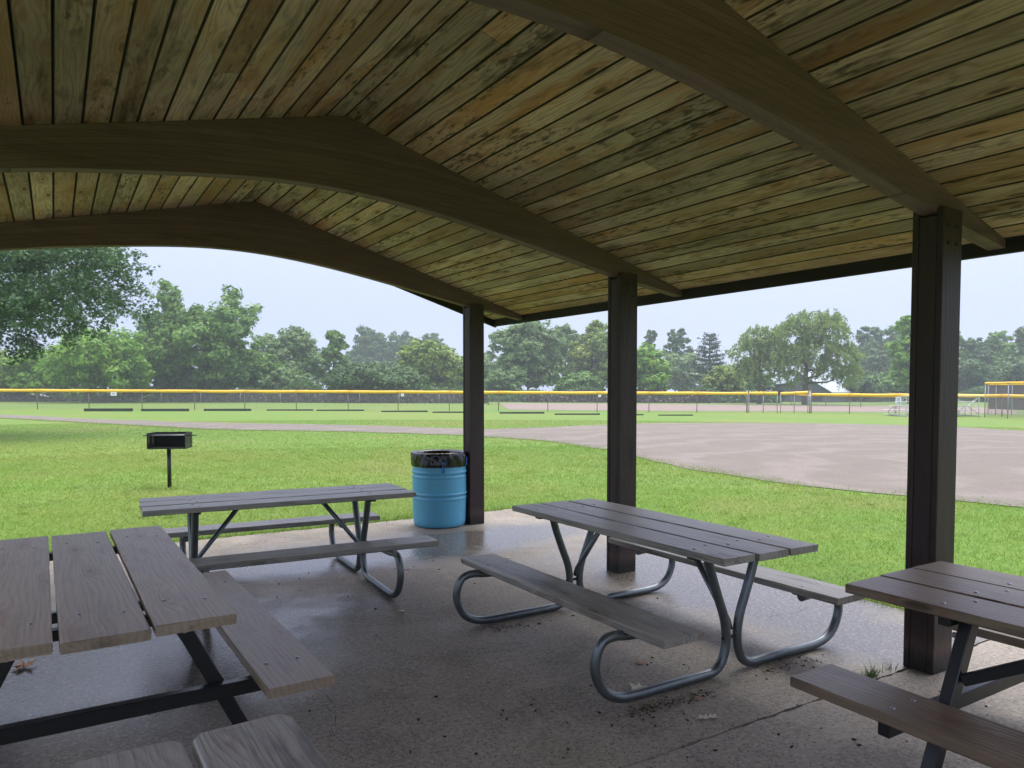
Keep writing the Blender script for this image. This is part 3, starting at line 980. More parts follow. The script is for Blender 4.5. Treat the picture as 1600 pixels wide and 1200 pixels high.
# ------------------------------------------------------------------ charcoal grill on a post
gx, gy = 1.675, 13.88
gr = thing('park_grill', 'black steel charcoal grill on a post in the grass', 'grill', (gx, gy, float(gz(gx, gy))), math.radians(-24))
gw, gd, z0, z1, th = .62, .40, .675, .945, .008
MB().tube([(-.02, 0, -.05), (-.02, 0, z0 + .002)], .033, 14).build('post', M['black_steel'], gr)
fb = MB()
fb.box((0, 0, z0 + th / 2), (gw, gd, th)); fb.box((0, gd / 2 - th / 2, (z0 + z1) / 2 + th / 2), (gw, th, z1 - z0 - th))
fb.box((0, -gd / 2 + th / 2, z0 + .008 + th), (gw, th, .016))
for s in (-1, 1):
    xx = s * (gw / 2 - th / 2); h = z1 - z0
    segs = [(-gd / 2, -.125), (-.095, .075), (.105, gd / 2 - th)]
    for a, b_ in segs: fb.box((xx, (a + b_) / 2, (z0 + z1) / 2), (th, b_ - a, h))
    for a, b_ in ((-.125, -.095), (.075, .105)):
        fb.box((xx, (a + b_) / 2, z0 + .045), (th, b_ - a, .09)); fb.box((xx, (a + b_) / 2, z1 - .015), (th, b_ - a, .03))
        for zz in (z0 + .135, z0 + .185): fb.box((xx, a + .009, zz), (th, .018, .012))
fb.build('firebox', M['black_steel'], gr)
ln = MB()
ln.box((0, gd / 2 - th - .002, (z0 + z1) / 2), (gw - .02, .003, z1 - z0 - .02)); ln.box((0, 0, z0 + th + .003), (gw - .02, gd - .03, .003))
ln.build('dark_lining', M['dull_black'], gr)  # thin black sheets added inside to darken the firebox back and floor
gg = MB()
for k in range(13):
    yy = -gd / 2 + .03 + k * (gd - .06) / 12
    gg.tube([(-gw / 2 + .01, yy, z1 - .045), (gw / 2 - .01, yy, z1 - .045)], .005, 6)
gg.build('grate', M['black_steel'], gr)
for s in (-1, 1):
    MB().tube([(s * (gw / 2 - .01), -.06, z1 - .05), (s * (gw / 2 + .10), -.055, z1 - .05), (s * (gw / 2 + .13), 0, z1 - .05), (s * (gw / 2 + .10), .055, z1 - .05), (s * (gw / 2 - .01), .06, z1 - .05)], .008, 8).build('grate_handle', M['black_steel'], gr)
MB().box((0, -gd / 2 - .003, z1 - .010), (gw, .006, .020)).build('front_rail', M['black_steel'], gr)

# ------------------------------------------------------------------ fences
def chain_mesh(a, b_, h, cell=.075, wr=.0026, z0=.05):
    """woven wire between two ground points (local coordinates, straight run)"""
    a, b_ = Vector(a), Vector(b_)
    Lx = (b_.xy - a.xy).length; d = (b_ - a) / Lx
    nn = int(Lx / cell)
    vs, fs = [], []
    side = Vector((-d.y, d.x, 0)).normalized()
    for sgn in (1, -1):
        k = -int(h / cell) - 1
        while k * cell < Lx:
            s0 = k * cell
            # diagonal from (s0, 0) to (s0 + h, h) or mirrored
            u0, v0, u1, v1 = s0, 0.0, s0 + h, h
            if u0 < 0: v0 -= u0; u0 = 0
            if u1 > Lx: v1 -= (u1 - Lx); u1 = Lx
            if v1 - v0 > .02:
                if sgn < 0: v0, v1 = h - v0, h - v1
                p0 = a + d * u0 + Vector((0, 0, z0 + v0)); p1 = a + d * u1 + Vector((0, 0, z0 + v1))
                t = (p1 - p0).normalized(); up = t.cross(side).normalized()
                b0 = len(vs)
                for p in (p0, p1):
                    for q in (up, -.5 * up + .87 * side, -.5 * up - .87 * side): vs.append(p + q * wr)
                fs += [(b0 + i, b0 + (i + 1) % 3, b0 + 3 + (i + 1) % 3, b0 + 3 + i) for i in range(3)]
            k += 1
    return vs, fs


def fence_run(name, label, cat, pts, h, postmat='pipe', cap=True, mesh=True, pr=.03, cell=.075, capr=.125, tall_ends=(), sag=.02, group=None, seed=0):
    r = random.Random(seed)
    x0, y0 = pts[0]
    t = thing(name, label, cat, (x0, y0, float(gz(x0, y0))), 0, group)
    loc = [Vector((x - x0, y - y0, float(gz(x, y)) - float(gz(x0, y0)))) for x, y in pts]
    hs = h if hasattr(h, '__len__') else [h] * len(pts)
    for p, hh in zip(loc, hs):
        MB().tube([p + Vector((0, 0, -.1)), p + Vector((0, 0, hh - .02))], pr, 8).build('post', M[postmat], t)
    wm = MB()
    for i in range(len(loc) - 1):
        a, b_ = loc[i], loc[i + 1]; ha, hb = hs[i], hs[i + 1]
        A, B = a + Vector((0, 0, ha - .03)), b_ + Vector((0, 0, hb - .03))
        if cap:
            mid = []
            sg = sag * r.uniform(.2, 1.4)
            for k in range(7):
                q = A.lerp(B, k / 6); q.z -= sg * math.sin(math.pi * k / 6); mid.append(q)
            MB().tube(mid, [capr * r.uniform(.9, 1.08) for _ in mid], 9).build('rail_pad', M['yellow'], t)
        else:
            MB().tube([A, B], .022, 6).build('top_rail', M[postmat], t)
        if mesh:
            v, f = chain_mesh(a, b_, min(ha, hb) - .12, cell); wm.add(v, f)
    if mesh: wm.build('wire_mesh', M['wire'], t)
    return t


D_FENCE = {-104: 59, -25: 59, 58.5: 59, 139: 59.1, 222: 59.2, 304: 59.2, 382.5: 59.2, 463: 59.2, 544: 59.1, 622: 59, 702: 59, 779: 58.9, 856: 58.8, 933: 58.6, 1014: 58.4, 1089: 58.2, 1167: 58}
fence_run('outfield_fence', 'long chain-link outfield fence with yellow top pads crossing the left and centre lawn', 'fence', [site(k, v)[:2] for k, v in D_FENCE.items()], 1.52, seed=1)
gpts = [site(px, D)[:2] for px, D in ((1170, 57.9), (1192.6, 57.8), (1214.5, 57.7))]
fence_run('fence_gate', 'left leaf of the double chain-link gate with a yellow top pad', 'gate', gpts, 1.55, 'pipe_grey', seed=2, sag=.01)
gpts = [site(px, D)[:2] for px, D in ((1219.5, 57.6), (1241, 57.5), (1262.5, 57.3))]
fence_run('fence_gate', 'right leaf of the double chain-link gate, its yellow pad tilted up', 'gate', gpts, [1.52, 1.56, 1.62], 'pipe_grey', seed=3, sag=.01)
for px, D, lb in ((1167.2, 58.15, 'stout grey gate post at the left end of the double gate'), (1265.5, 57.5, 'stout grey gate post at the right end of the double gate')):
    x, y, z = site(px, D)
    t = thing('gate_post', lb, 'gate post', (x, y, z))
    MB().tube([(0, 0, -.1), (0, 0, 1.68)], .055, 10).build('pole', M['pipe_grey'], t)
    MB().lathe([(.06, 1.68), (.06, 1.70), (.035, 1.735), (0, 1.745)], n=10).build('post_cap', M['pipe_grey'], t)
fence_run('outfield_fence', 'chain-link fence with yellow top pads right of the gate, passing behind the bleachers', 'fence',
          [site(px, D)[:2] for px, D in ((1268, 57.2), (1327.5, 56), (1400, 54.6), (1483, 53), (1566, 51), (1650, 49))], 1.46, seed=4)
fence_run('far_fence', 'plain grey chain-link fence far across the ball field before the trees', 'fence',
          [site(px, 90)[:2] for px in range(-120, 760, 62)], 1.5, 'pipe_grey', cap=False, cell=.12, pr=.04, seed=5)
fence_run('far_fence', 'far chain-link fence with yellow pads sagging low behind the gate', 'fence',
          [site(px, D)[:2] for px, D in ((1236, 88), (1290, 84), (1345, 80), (1400, 76), (1460, 72))], [1.35, 1.22, 1.2, 1.2, 1.25], 'pipe', cell=.12, pr=.035, capr=.075, seed=6, sag=.06)
# tall backstop at the right
bs = [site(px, D)[:2] for px, D in ((1539, 50), (1575, 47.5), (1625, 44.5), (1680, 42))]
t = fence_run('backstop', 'tall backstop fence with yellow top pads and brown windscreen at the right edge', 'fence', bs, 2.32, 'pipe_grey', capr=.075, seed=7)
bs2 = [site(px, D)[:2] for px, D in ((1544, 56), (1556, 55.5), (1581, 54), (1640, 51))]
t = fence_run('backstop', 'dugout fence with brown windscreen standing behind the tall backstop', 'fence', bs2, 2.28, 'pipe_grey', capr=.06, seed=8)
for i in range(len(bs2) - 1):
    a = Vector((bs2[i][0] - bs2[0][0], bs2[i][1] - bs2[0][1], 0)); b_ = Vector((bs2[i + 1][0] - bs2[0][0], bs2[i + 1][1] - bs2[0][1], 0))
    d = (b_ - a)
    MB().box((0, 0, 0), (d.length - .06, .012, 1.75)).build('windscreen', M['screen'], t, ((a + b_) / 2 + Vector((-d.y, d.x, 0)).normalized() * .05 + Vector((0, 0, 1.28))), (0, 0, math.atan2(d.y, d.x)))


def sign(label, px, D, zc, w, h, text=None, lines=0):
    x, y, z = site(px, D)
    t = thing('sign', label, 'sign', (x, y, z), -YAW)
    MB().box((0, 0, zc), (w, .012, h)).build('panel', M['white'], t)
    if text:
        cu = bpy.data.curves.new('lettering', 'FONT'); cu.body = text; cu.size = h * .62; cu.align_x = 'CENTER'; cu.align_y = 'CENTER'; cu.extrude = .001
        cu.materials.append(M['print'])
        tmp = bpy.data.objects.new('lettering', cu); COL.objects.link(tmp)
        bpy.context.view_layer.update()
        me = bpy.data.meshes.new_from_object(tmp.evaluated_get(bpy.context.evaluated_depsgraph_get()))
        bpy.data.objects.remove(tmp); me.name = 'lettering'
        link('lettering', me, t, (0, -.009, zc), (math.pi / 2, 0, 0), M['print'])
    for k in range(lines):
        ww = w * (.72 if k % 2 == 0 else .5)
        MB().box((0, -.0085, zc + h * (.32 - .64 * k / max(1, lines - 1))), (ww, .003, h * .07)).build('print_line', M['print'], t)


sign('white number sign 293 hanging on the fence above the first dark timber', 178, 59.0, 1.25, .48, .30, '293')
sign('small white number sign on the fence left of the far shelter post', 629, 58.9, 1.27, .26, .24, None, 1)
sign('small white number sign on the fence left of the middle shelter post', 937, 58.5, 1.27, .24, .2, None, 1)
sign('tall white notice sign on the fence beside the bleachers', 1403.5, 54.2, 1.03, .40, .58, None, 5)

# ------------------------------------------------------------------ timbers lying in the grass
tim = [((1.84, 62.9), (4.96, 61.44)), ((5.48, 61.56), (8.63, 60.08)), ((9.69, 60.51), (12.9, 59.02)), ((14.1, 59.42), (17.38, 57.9)), ((17.41, 57.31), (20.76, 55.75)),
       ((20.93, 52.7), (24.14, 51.19)), ((23.53, 49.23), (26.62, 47.76)), ((27.16, 45.71), (30.13, 44.28)), ((29.32, 41.92), (32.23, 40.51)), ((32.26, 39.63), (34.47, 38.55)), ((34.82, 37.53), (37.03, 36.45))]
hts = [.22, .19, .17, .11, .11, .11, .10, .12, .10, .08, .08]
ordn = ['first', 'second', 'third', 'fourth', 'fifth', 'sixth', 'seventh', 'eighth', 'ninth', 'tenth', 'last']
for (a, b_), hh, od in zip(tim, hts, ordn):
    a, b_ = Vector((*a, 0)), Vector((*b_, 0)); d = b_ - a; c0 = (a + b_) / 2
    o = MB().box((0, 0, hh / 2 - .01), (d.length - .06, .16, hh + .02), ch=.015).build('parking_timber', M['timber'], None, (c0.x, c0.y, float(gz(c0.x, c0.y))), (0, 0, math.atan2(d.y, d.x)))
    tag(o, od + (' dark timber' if od == 'last' else ' dark timber from the left') + ' in the row lying on grass before the fence', 'timber', 'dark timbers lying before the fence')

# ------------------------------------------------------------------ bleachers
x, y, z = site(1473, 50.6)
bl = thing('bleachers', 'aluminium bleachers with crossed back braces behind the right-hand post', 'bleachers', (x, y, z), -YAW + math.radians(4))
W_ = 5.7
rows_ = [(1.40, 0.0), (1.02, .62), (.70, 1.24), (.40, 1.86)]
for i, (zz, yy) in enumerate(rows_):
    MB().box((-.12 * i, yy, zz), (W_, .26, .045), ch=.008).build('seat_plank', M['alu'], bl)
    if i > 0: MB().box((-.12 * i, yy - .33, zz - .28), (W_, .26, .04), ch=.008).build('foot_plank', M['alu'], bl)
for k in range(4):
    xx = -W_ / 2 + .25 + k * (W_ - .5) / 3
    MB().box((xx, .0, .69), (.05, .05, 1.38)).build('upright', M['alu'], bl)
    for (zz, yy) in rows_[1:]:
        MB().box((xx - .1, yy, zz / 2 - .01), (.05, .05, zz - .02)).build('upright', M['alu'], bl)
    MB().box((xx, 1.0, .04), (.06, 2.3, .06)).build('base_rail', M['alu'], bl)
    MB().tube([(xx, 0, 1.36), (xx - .1, 1.9, .36)], .025, 6).build('stringer', M['alu'], bl)
for k in range(3):
    xa = -W_ / 2 + .25 + k * (W_ - .5) / 3; xb = xa + (W_ - .5) / 3
    for za, zb in ((.15, 1.3), (1.3, .15)):
        MB().tube([(xa, -.035, za), (xb, -.035, zb)], .022, 6).build('cross_brace', M['alu'], bl)

# small far picnic table on the outfield grass
x, y, z = site(771, 84)
ft = thing('far_picnic_table', 'tiny brown picnic table far out on the grass beyond the fence', 'picnic table', (x, y, z), -YAW)
MB().box((0, 0, .74), (1.8, .7, .06)).build('tabletop', M['bark'], ft)
for s in (-1, 1):
    MB().box((0, s * .65, .43), (1.8, .26, .05)).build('seat', M['bark'], ft)
    MB().box((s * .6, 0, .36), (.08, 1.2, .06)).build('crossbar', M['bark'], ft)
    for q in (-1, 1):
        MB().tube([(s * .6, q * .2, .72), (s * .6, q * .6, 0)], .045, 6).build('leg', M['bark'], ft)

# ------------------------------------------------------------------ barn
x, y, z = site(1250, 114)
bn = thing('barn', 'dark sided barn with a pale metal roof behind the big willow', 'barn', (x, y, z - .1), -YAW - math.radians(45))
bn.scale = (.84, .84, .9)
MB().add([(-5.6, 0, 0), (-5.6, 0, 3.0), (0, 0, 3.0), (0, 0, 0)], [(0, 1, 2, 3)])
wl_ = MB()
wl_.add([(-5.4, 0, 0), (5.4, 0, 0), (5.4, 0, 1.9), (-.7, 0, 5.3), (-1.6, 0, 3.1), (-5.4, 0, 3.0),
         (-5.4, 8, 0), (5.4, 8, 0), (5.4, 8, 1.9), (-.7, 8, 5.3), (-1.6, 8, 3.1), (-5.4, 8, 3.0)],
        [(0, 1, 2, 3, 4, 5), (11, 10, 9, 8, 7, 6), (0, 6, 7, 1), (1, 7, 8, 2), (0, 5, 11, 6), (3, 9, 10, 4)])
wl_.build('wall', M['barn_wall'], bn)


def slabroof(p0, p1, y0, y1, th, nm):
    m_ = MB()
    m_.add([(p0[0], y0, p0[1]), (p1[0], y0, p1[1]), (p1[0], y1, p1[1]), (p0[0], y1, p0[1]), (p0[0], y0, p0[1] + th), (p1[0], y0, p1[1] + th), (p1[0], y1, p1[1] + th), (p0[0], y1, p0[1] + th)],
           [(0, 3, 2, 1), (4, 5, 6, 7), (0, 1, 5, 4), (1, 2, 6, 5), (2, 3, 7, 6), (3, 0, 4, 7)])
    return m_.build(nm, M['barn_roof'], bn)


slabroof((-1.1, 5.62), (6.0, 1.66), -.5, 8.4, .12, 'roof')
slabroof((-5.9, 3.02), (-1.5, 3.3), -.5, 8.4, .10, 'lean_to_roof')
MB().box((3.2, -.03, 1.0), (1.7, .08, 1.5)).build('doorway', M['barn_dark'], bn)
MB().box((-3.6, -.03, 1.1), (.9, .08, 2.1)).build('door', M['barn_dark'], bn)
MB().box((6.0, -.3, .85), (.14, .14, 1.7)).build('porch_post', M['barn_wall'], bn)

# ------------------------------------------------------------------ trees
def unit(v): return v / np.maximum(np.linalg.norm(v, axis=-1, keepdims=True), 1e-9)


def leaf_quads(rg, P, N, size, aspect=.55, spin=None):
    """rhombic leaves at P with normals N"""
    n = len(P)
    a = unit(np.cross(N, rg.normal(size=(n, 3)))) if spin is None else unit(spin - N * (spin * N).sum(-1, keepdims=True))
    b_ = np.cross(N, a)
    s = (size * rg.uniform(.65, 1.35, n))[:, None]
    V = np.stack([P - a * s, P + b_ * s * aspect, P + a * s, P - b_ * s * aspect], 1).reshape(-1, 3)
    Q = np.arange(4 * n).reshape(-1, 4)
    return V, Q


def clumps(rg, blobs, ncl):
    """clump centres on and inside a set of ellipsoids"""
    B = np.array(blobs, float)
    w = (B[:, 3] * B[:, 4] * B[:, 5]) ** (2 / 3)
    k = rg.choice(len(B), ncl, p=w / w.sum())
    d = unit(rg.normal(size=(ncl, 3)) + np.array([0, 0, .25]))
    u = 1 - .55 * rg.random(ncl) ** 1.6
    return B[k, :3] + d * B[k, 3:6] * u[:, None], d


def crown_leaves(rg, blobs, ncl, per, rc, size, aspect=.55, up=.6):
    C, d = clumps(rg, blobs, ncl)
    n = ncl * per
    Cr = np.repeat(C, per, 0); dr = np.repeat(d, per, 0)
    rr_ = np.repeat(rc * rg.uniform(.6, 1.35, ncl), per)
    e = unit(rg.normal(size=(n, 3)))
    P = Cr + e * (rr_ * rg.random(n) ** .45)[:, None] * np.array([1, 1, .62])
    N = unit(e * .7 + dr * .35 + np.array([0, 0, up]) + rg.normal(size=(n, 3)) * .45)
    return (*leaf_quads(rg, P, N, size, aspect), C)


def trunk_mesh(rg, h, r0, C, nl=10, lean=0.0, lr=.42):
    m_ = MB()
    pts = [Vector((lean * (k / 6) ** 2 + rg.normal() * .02 * h * (k / 6) * .3, rg.normal() * .006 * h * k / 6, -.3 + (h + .3) * k / 6)) for k in range(7)]
    m_.tube(pts, [r0 * (1.25 if k == 0 else 1 - .12 * k) for k in range(7)], 9)
    if len(C):
        idx = rg.choice(len(C), min(nl, len(C)), replace=False)
        for i in idx:
            c = Vector(C[i]); zz = max(min(c.z - .35 * (c.xy.length), h * .95), h * .25)
            t = min(max((zz + .3) / (h + .3), 0), 1) * 6; k = min(int(t), 5)
            s = pts[k].lerp(pts[k + 1], t - k)
            mid = s.lerp(c, .5) + Vector((0, 0, -.08 * (c - s).length))
            m_.tube([s, mid, c], [r0 * lr, r0 * lr * .6, r0 * .06], 6)
    return m_


def put_tree(name, label, px, D, V, Q, mb_, mat, bark='bark', group=None, cat='tree', rz=0):
    x, y, z = site(px, D)
    t = thing(name, label, cat, (x, y, z), rz, group)
    if mb_ is not None: mb_.build('trunk', M[bark], t)
    link('crown', fast_mesh('crown', V, Q), t, mat=M[mat])
    return t


def round_tree(name, label, px, D, hw, ytop, mat, seed, low=.12, per=26, ncl=230, size=.30, squash=1.0, group=None, lobes=9, twin=None, tr=.22, cat='tree', gap=1.0, core=.62, top=True):
    rg = np.random.default_rng(seed)
    x, y, z = site(px, D)
    h = EYE + (608.7 - ytop) / FPX * D - z
    R = hw / FPX * D
    cz = h * (low + 1) / 2; hz = h * (1 - low) / 2
    blobs = [(0, 0, cz * (1 if top else .86), R * core, R * core, hz * (.72 if top else .62))]
    for k in range(lobes):
        a = 2.4 * k + rg.uniform(-.4, .4); v = -0.75 + (1.6 if top else 1.25) * (k + .5) / lobes
        rad = math.sqrt(max(.05, 1 - min(1, v * v) * .8)) * rg.uniform(.5, .72)
        br = R * rg.uniform(.30, .44)
        blobs.append((math.cos(a) * R * rad, math.sin(a) * R * rad, cz + v * hz * .72, br, br, br * .85 * squash))
    if top: blobs.append((rg.uniform(-.25, .25) * R, 0, h - R * .36, R * .46, R * .46, R * .36))
    if twin:
        for (dx, hh, q) in twin: blobs.append((dx * R, rg.uniform(-.2, .2) * R, h * hh - q * R, q * R, q * R, q * R * 1.15))
    V, Q, C = crown_leaves(rg, blobs, int(ncl * 1.45), per, R * .135 * gap, size * .9)
    # nothing below the grass
    V[:, 2] = np.maximum(V[:, 2], .05)
    return put_tree(name, label, px, D, V, Q, trunk_mesh(rg, h * .8, tr, C, 12), mat, group=group, cat=cat)


# the big tree at the left, close enough to show single leaves
def near_tree():
    rg = np.random.default_rng(3)
    D = 27.0; px = -130
    x, y, z = site(px, D)
    s = D / FPX
    ex = np.array([RH[0], RH[1], 0]); ey = np.array([FH[0], FH[1], 0])
    spec = [(-60, 430, 150, 90), (60, 430, 90, 60), (140, 420, 62, 46), (185, 405, 40, 22), (120, 480, 70, 42), (30, 500, 60, 50), (-40, 520, 70, 48), (170, 460, 36, 28), (60, 375, 120, 45),
            (10, 545, 26, 26), (190, 490, 16, 10), (110, 512, 30, 16), (-130, 470, 80, 60)]
    blobs = []
    for (u, v, a, b_) in spec:
        for q in (-1, 1):
            w = (u - px) * s * ex + np.array([0, 0, EYE + (608.7 - v) * s - z]) + ey * q * rg.uniform(.6, 2.2)
            blobs.append((*w, a * s, a * s * .9, b_ * s))
    C, d = clumps(rg, blobs, 2050)
    per = 19; n = len(C) * per
    Cr = np.repeat(C, per, 0); dr = np.repeat(d, per, 0)
    e = unit(rg.normal(size=(n, 3)))
    P = Cr + e * (.34 * rg.random(n) ** .5)[:, None] * np.array([1, 1, .7])
    N = unit(e * .5 + np.array([0, 0, .8]) + rg.normal(size=(n, 3)) * .5)
    # each leaf: five pointed lobes fanned out from its stalk
    a0 = unit(np.cross(N, rg.normal(size=(n, 3)))); b0 = np.cross(N, a0)
    Vs = []
    for ang, ln in ((-1.25, .7), (-.6, .9), (0, 1.1), (.6, .9), (1.25, .7)):
        dv = a0 * math.cos(ang) + b0 * math.sin(ang); dn = -a0 * math.sin(ang) + b0 * math.cos(ang)
        sz = (.105 * ln * rg.uniform(.8, 1.2, n))[:, None]
        drop = np.array([0, 0, -.22]) * sz
        Vs.append(np.stack([P, P + dv * sz * .5 + dn * sz * .2, P + dv * sz + drop, P + dv * sz * .5 - dn * sz * .2], 1))
    V = np.stack(Vs, 1).reshape(-1, 3); Q = np.arange(len(V)).reshape(-1, 4)
    put_tree('oak_tree', 'large dark green tree hanging into view at the left, nearest of the trees', px, D, V, Q, trunk_mesh(rg, 7.2, .34, C[(np.linalg.norm(C[:, :2], axis=1) < 7) & (C[:, 2] > 5.2)], 34, 0, .16), 'leaf_oak')


near_tree()


def willow(label, px, D, spec, seed, tr, lean, mat='leaf_willow', ns=900):
    """weeping strands hung from domed masses; spec in photo columns/rows round the trunk"""
    rg = np.random.default_rng(seed)
    x, y, z = site(px, D); s = D / FPX
    ex = np.array([RH[0], RH[1], 0]); ey = np.array([FH[0], FH[1], 0])
    Ps, Ns, Sp, Cs = [], [], [], []
    tot = sum(a * b_ for (_, _, a, b_) in spec)
    for (u, v, a, b_) in spec:
        k = int(ns * a * b_ / tot)
        c = (u - px) * s * ex + np.array([0, 0, EYE + (608.7 - v) * s - z])
        Cs.append(c)
        d = unit(rg.normal(size=(k, 3)) + np.array([0, 0, .35]))
        st = c + (d[:, :1] * ex + d[:, 1:2] * ey * .9) * a * s * rg.uniform(.4, 1, (k, 1)) + np.array([0, 0, 1]) * d[:, 2:3] * b_ * s * rg.uniform(.5, 1, (k, 1))
        out_ = d * np.array([1, 1, 0])
        L = rg.uniform(.25, 1.25, k)
        nl = 26
        t = np.linspace(0, 1, nl)[None, :, None]
        arc = st[:, None] + out_[:, None] * (1 - (1 - t) ** 2) * .7 + np.array([0, 0, 1]) * (.35 * t - 1.35 * t ** 1.6) * L[:, None, None]
        arc = arc + rg.normal(size=arc.shape) * .09
        Ps.append(arc.reshape(-1, 3))
    P = np.concatenate(Ps); P[:, 2] = np.maximum(P[:, 2], .4)
    N = unit(rg.normal(size=P.shape) + np.array([0, 0, .4]))
    spin = unit(np.array([0, 0, -1.0]) + rg.normal(size=P.shape) * .85)
    V, Q = leaf_quads(rg, P, N, .19, .30, spin)
    hmax = max(c[2] for c in Cs)
    return put_tree('willow_tree', label, px, D, V, Q, trunk_mesh(rg, hmax * 1.02, tr, np.array(Cs), len(Cs), lean), mat, 'bark')


willow('big weeping willow with a dark upright trunk in front of the barn', 1258, 92,
       [(1262, 505, 38, 22), (1290, 520, 40, 26), (1240, 525, 30, 25), (1275, 550, 55, 30), (1315, 560, 30, 34), (1235, 560, 30, 24), (1325, 585, 18, 20), (1298, 500, 18, 18), (1232, 510, 14, 14), (1296, 578, 26, 18), (1240, 588, 18, 14)], 21, .38, .3, ns=1080)
willow('smaller weeping willow at the left of the barn', 1186, 96,
       [(1185, 530, 32, 22), (1170, 550, 30, 24), (1205, 550, 26, 26), (1190, 575, 34, 26), (1165, 575, 16, 18), (1215, 520, 12, 14), (1222, 568, 12, 20)], 22, .25, .2, ns=620)


def pine():
    rg = np.random.default_rng(31)
    px, D = 1108, 112
    x, y, z = site(px, D); h = EYE + (608.7 - 525) / FPX * D - z
    m_ = MB(); pts = [(0, 0, -.2), (.05, 0, h * .5), (-.05, 0, h * .99)]; m_.tube(pts, [.26, .17, .04], 8)
    Ps, Ns = [], []
    for lv in range(15):
        zz = h * (.12 + .86 * lv / 14)
        Lm = 3.4 * (1 - (zz / h) ** 1.5) + .7
        for k in range(6):
            a = rg.uniform(0, 6.28); L = Lm * rg.uniform(.5, 1.12)
            b_ = np.array([math.cos(a), math.sin(a), .0])
            m_.tube([(0, 0, zz), tuple(b_ * L * .6 + np.array([0, 0, zz + .1])), tuple(b_ * L + np.array([0, 0, zz + .35]))], [.06, .04, .015], 5)
            n = int(60 * L / 2)
            t = rg.uniform(.3, 1.05, n)
            P = b_[None] * (L * t)[:, None] + np.array([0, 0, zz]) + np.stack([rg.normal(0, .3, n), rg.normal(0, .3, n), .35 * t ** 2 + rg.normal(.08, .10, n)], -1)
            Ps.append(P)
    P = np.concatenate(Ps); N = unit(rg.normal(size=P.shape))
    V, Q = leaf_quads(rg, P, N, .24, .28, unit(rg.normal(size=P.shape) + np.array([0, 0, .6])))
    put_tree('pine_tree', 'dark pine with flat open branches left of the willows', px, D, V, Q, m_, 'leaf_pine')


pine()

# left wood
round_tree('ash_tree', 'tallest tree of the left treeline with two leafy tops against the sky', 320, 95, 88, 445, 'leaf_mid', 41, .03, 26, 480, .34, twin=[(-.58, .99, .22), (-.50, .86, .26), (.50, 1.0, .20), (.42, .88, .26), (.78, .84, .18), (-.1, .80, .26), (-.8, .72, .2)], lobes=12, tr=.3, top=False)
round_tree('maple_tree', 'bright green bushy tree under the big overhanging tree at the left', 165, 88, 85, 512, 'leaf_bright', 42, .0, 26, 380, .30, lobes=11)
round_tree('maple_tree', 'dark green tree between the bright bushy tree and the two-topped tree', 232, 100, 50, 507, 'leaf_dark', 43, .0, 26, 300, .33)
round_tree('maple_tree', 'light green tree at the left frame edge below the overhanging tree', 60, 93, 62, 545, 'leaf_bright', 44, .0, 24, 260, .30)
round_tree('maple_tree', 'yellow green tree cut by the left frame edge above the fence', -35, 92, 75, 550, 'leaf_olive', 45, .0, 24, 240, .30)
round_tree('maple_tree', 'shadowy tree set back behind the light green trees at the far left', 105, 112, 62, 535, 'leaf_grey', 46, .0, 24, 220, .34)
round_tree('locust_tree', 'soft feathery green tree right of the two-topped tree', 452, 112, 56, 510, 'leaf_grey', 47, .02, 28, 330, .30, lobes=11)
round_tree('locust_tree', 'low dense green tree at the foot of the two-topped tree', 400, 104, 42, 548, 'leaf_mid', 48, .0, 26, 240, .32)
round_tree('locust_tree', 'narrow upright green tree with a ragged top behind the sumac', 522, 116, 30, 517, 'leaf_mid', 49, .0, 26, 200, .34, twin=[(0, 1.02, .2)])
round_tree('hazy_tree', 'pale blue hazy tree standing far behind the sumac, the left of three', 575, 215, 40, 510, 'leaf_dark', 50, .05, 24, 240, .55)
round_tree('hazy_tree', 'pale blue hazy tree standing far behind the sumac, middle of three', 632, 220, 42, 516, 'leaf_dark', 51, .05, 24, 240, .55)
round_tree('hazy_tree', 'pale blue hazy tree standing far behind the sumac, the right of three', 680, 215, 32, 522, 'leaf_dark', 52, .05, 24, 200, .55)
round_tree('sumac_shrub', 'broad dark dome-shaped shrub just above the fence', 575, 96, 82, 567, 'leaf_dark', 53, .0, 30, 330, .28, squash=.6, cat='shrub')
round_tree('maple_tree', 'yellow green tree rising right of the dark dome-shaped shrub', 665, 112, 58, 531, 'leaf_olive', 54, .0, 26, 330, .33, lobes=11)
round_tree('maple_tree', 'green tree half hidden behind the far shelter post', 728, 118, 36, 556, 'leaf_mid', 55, .0, 26, 220, .33)
round_tree('hazy_tree', 'faint hazy tree low behind the far shelter post', 752, 170, 40, 552, 'leaf_grey', 66, .0, 24, 200, .45)
round_tree('shrub', 'dark shrub at the foot of the two-topped tree', 310, 97, 62, 572, 'leaf_dark', 68, .0, 24, 260, .3, cat='shrub')
round_tree('shrub', 'grey green shrub under the feathery tree', 440, 104, 50, 580, 'leaf_grey', 69, .0, 24, 200, .3, cat='shrub')
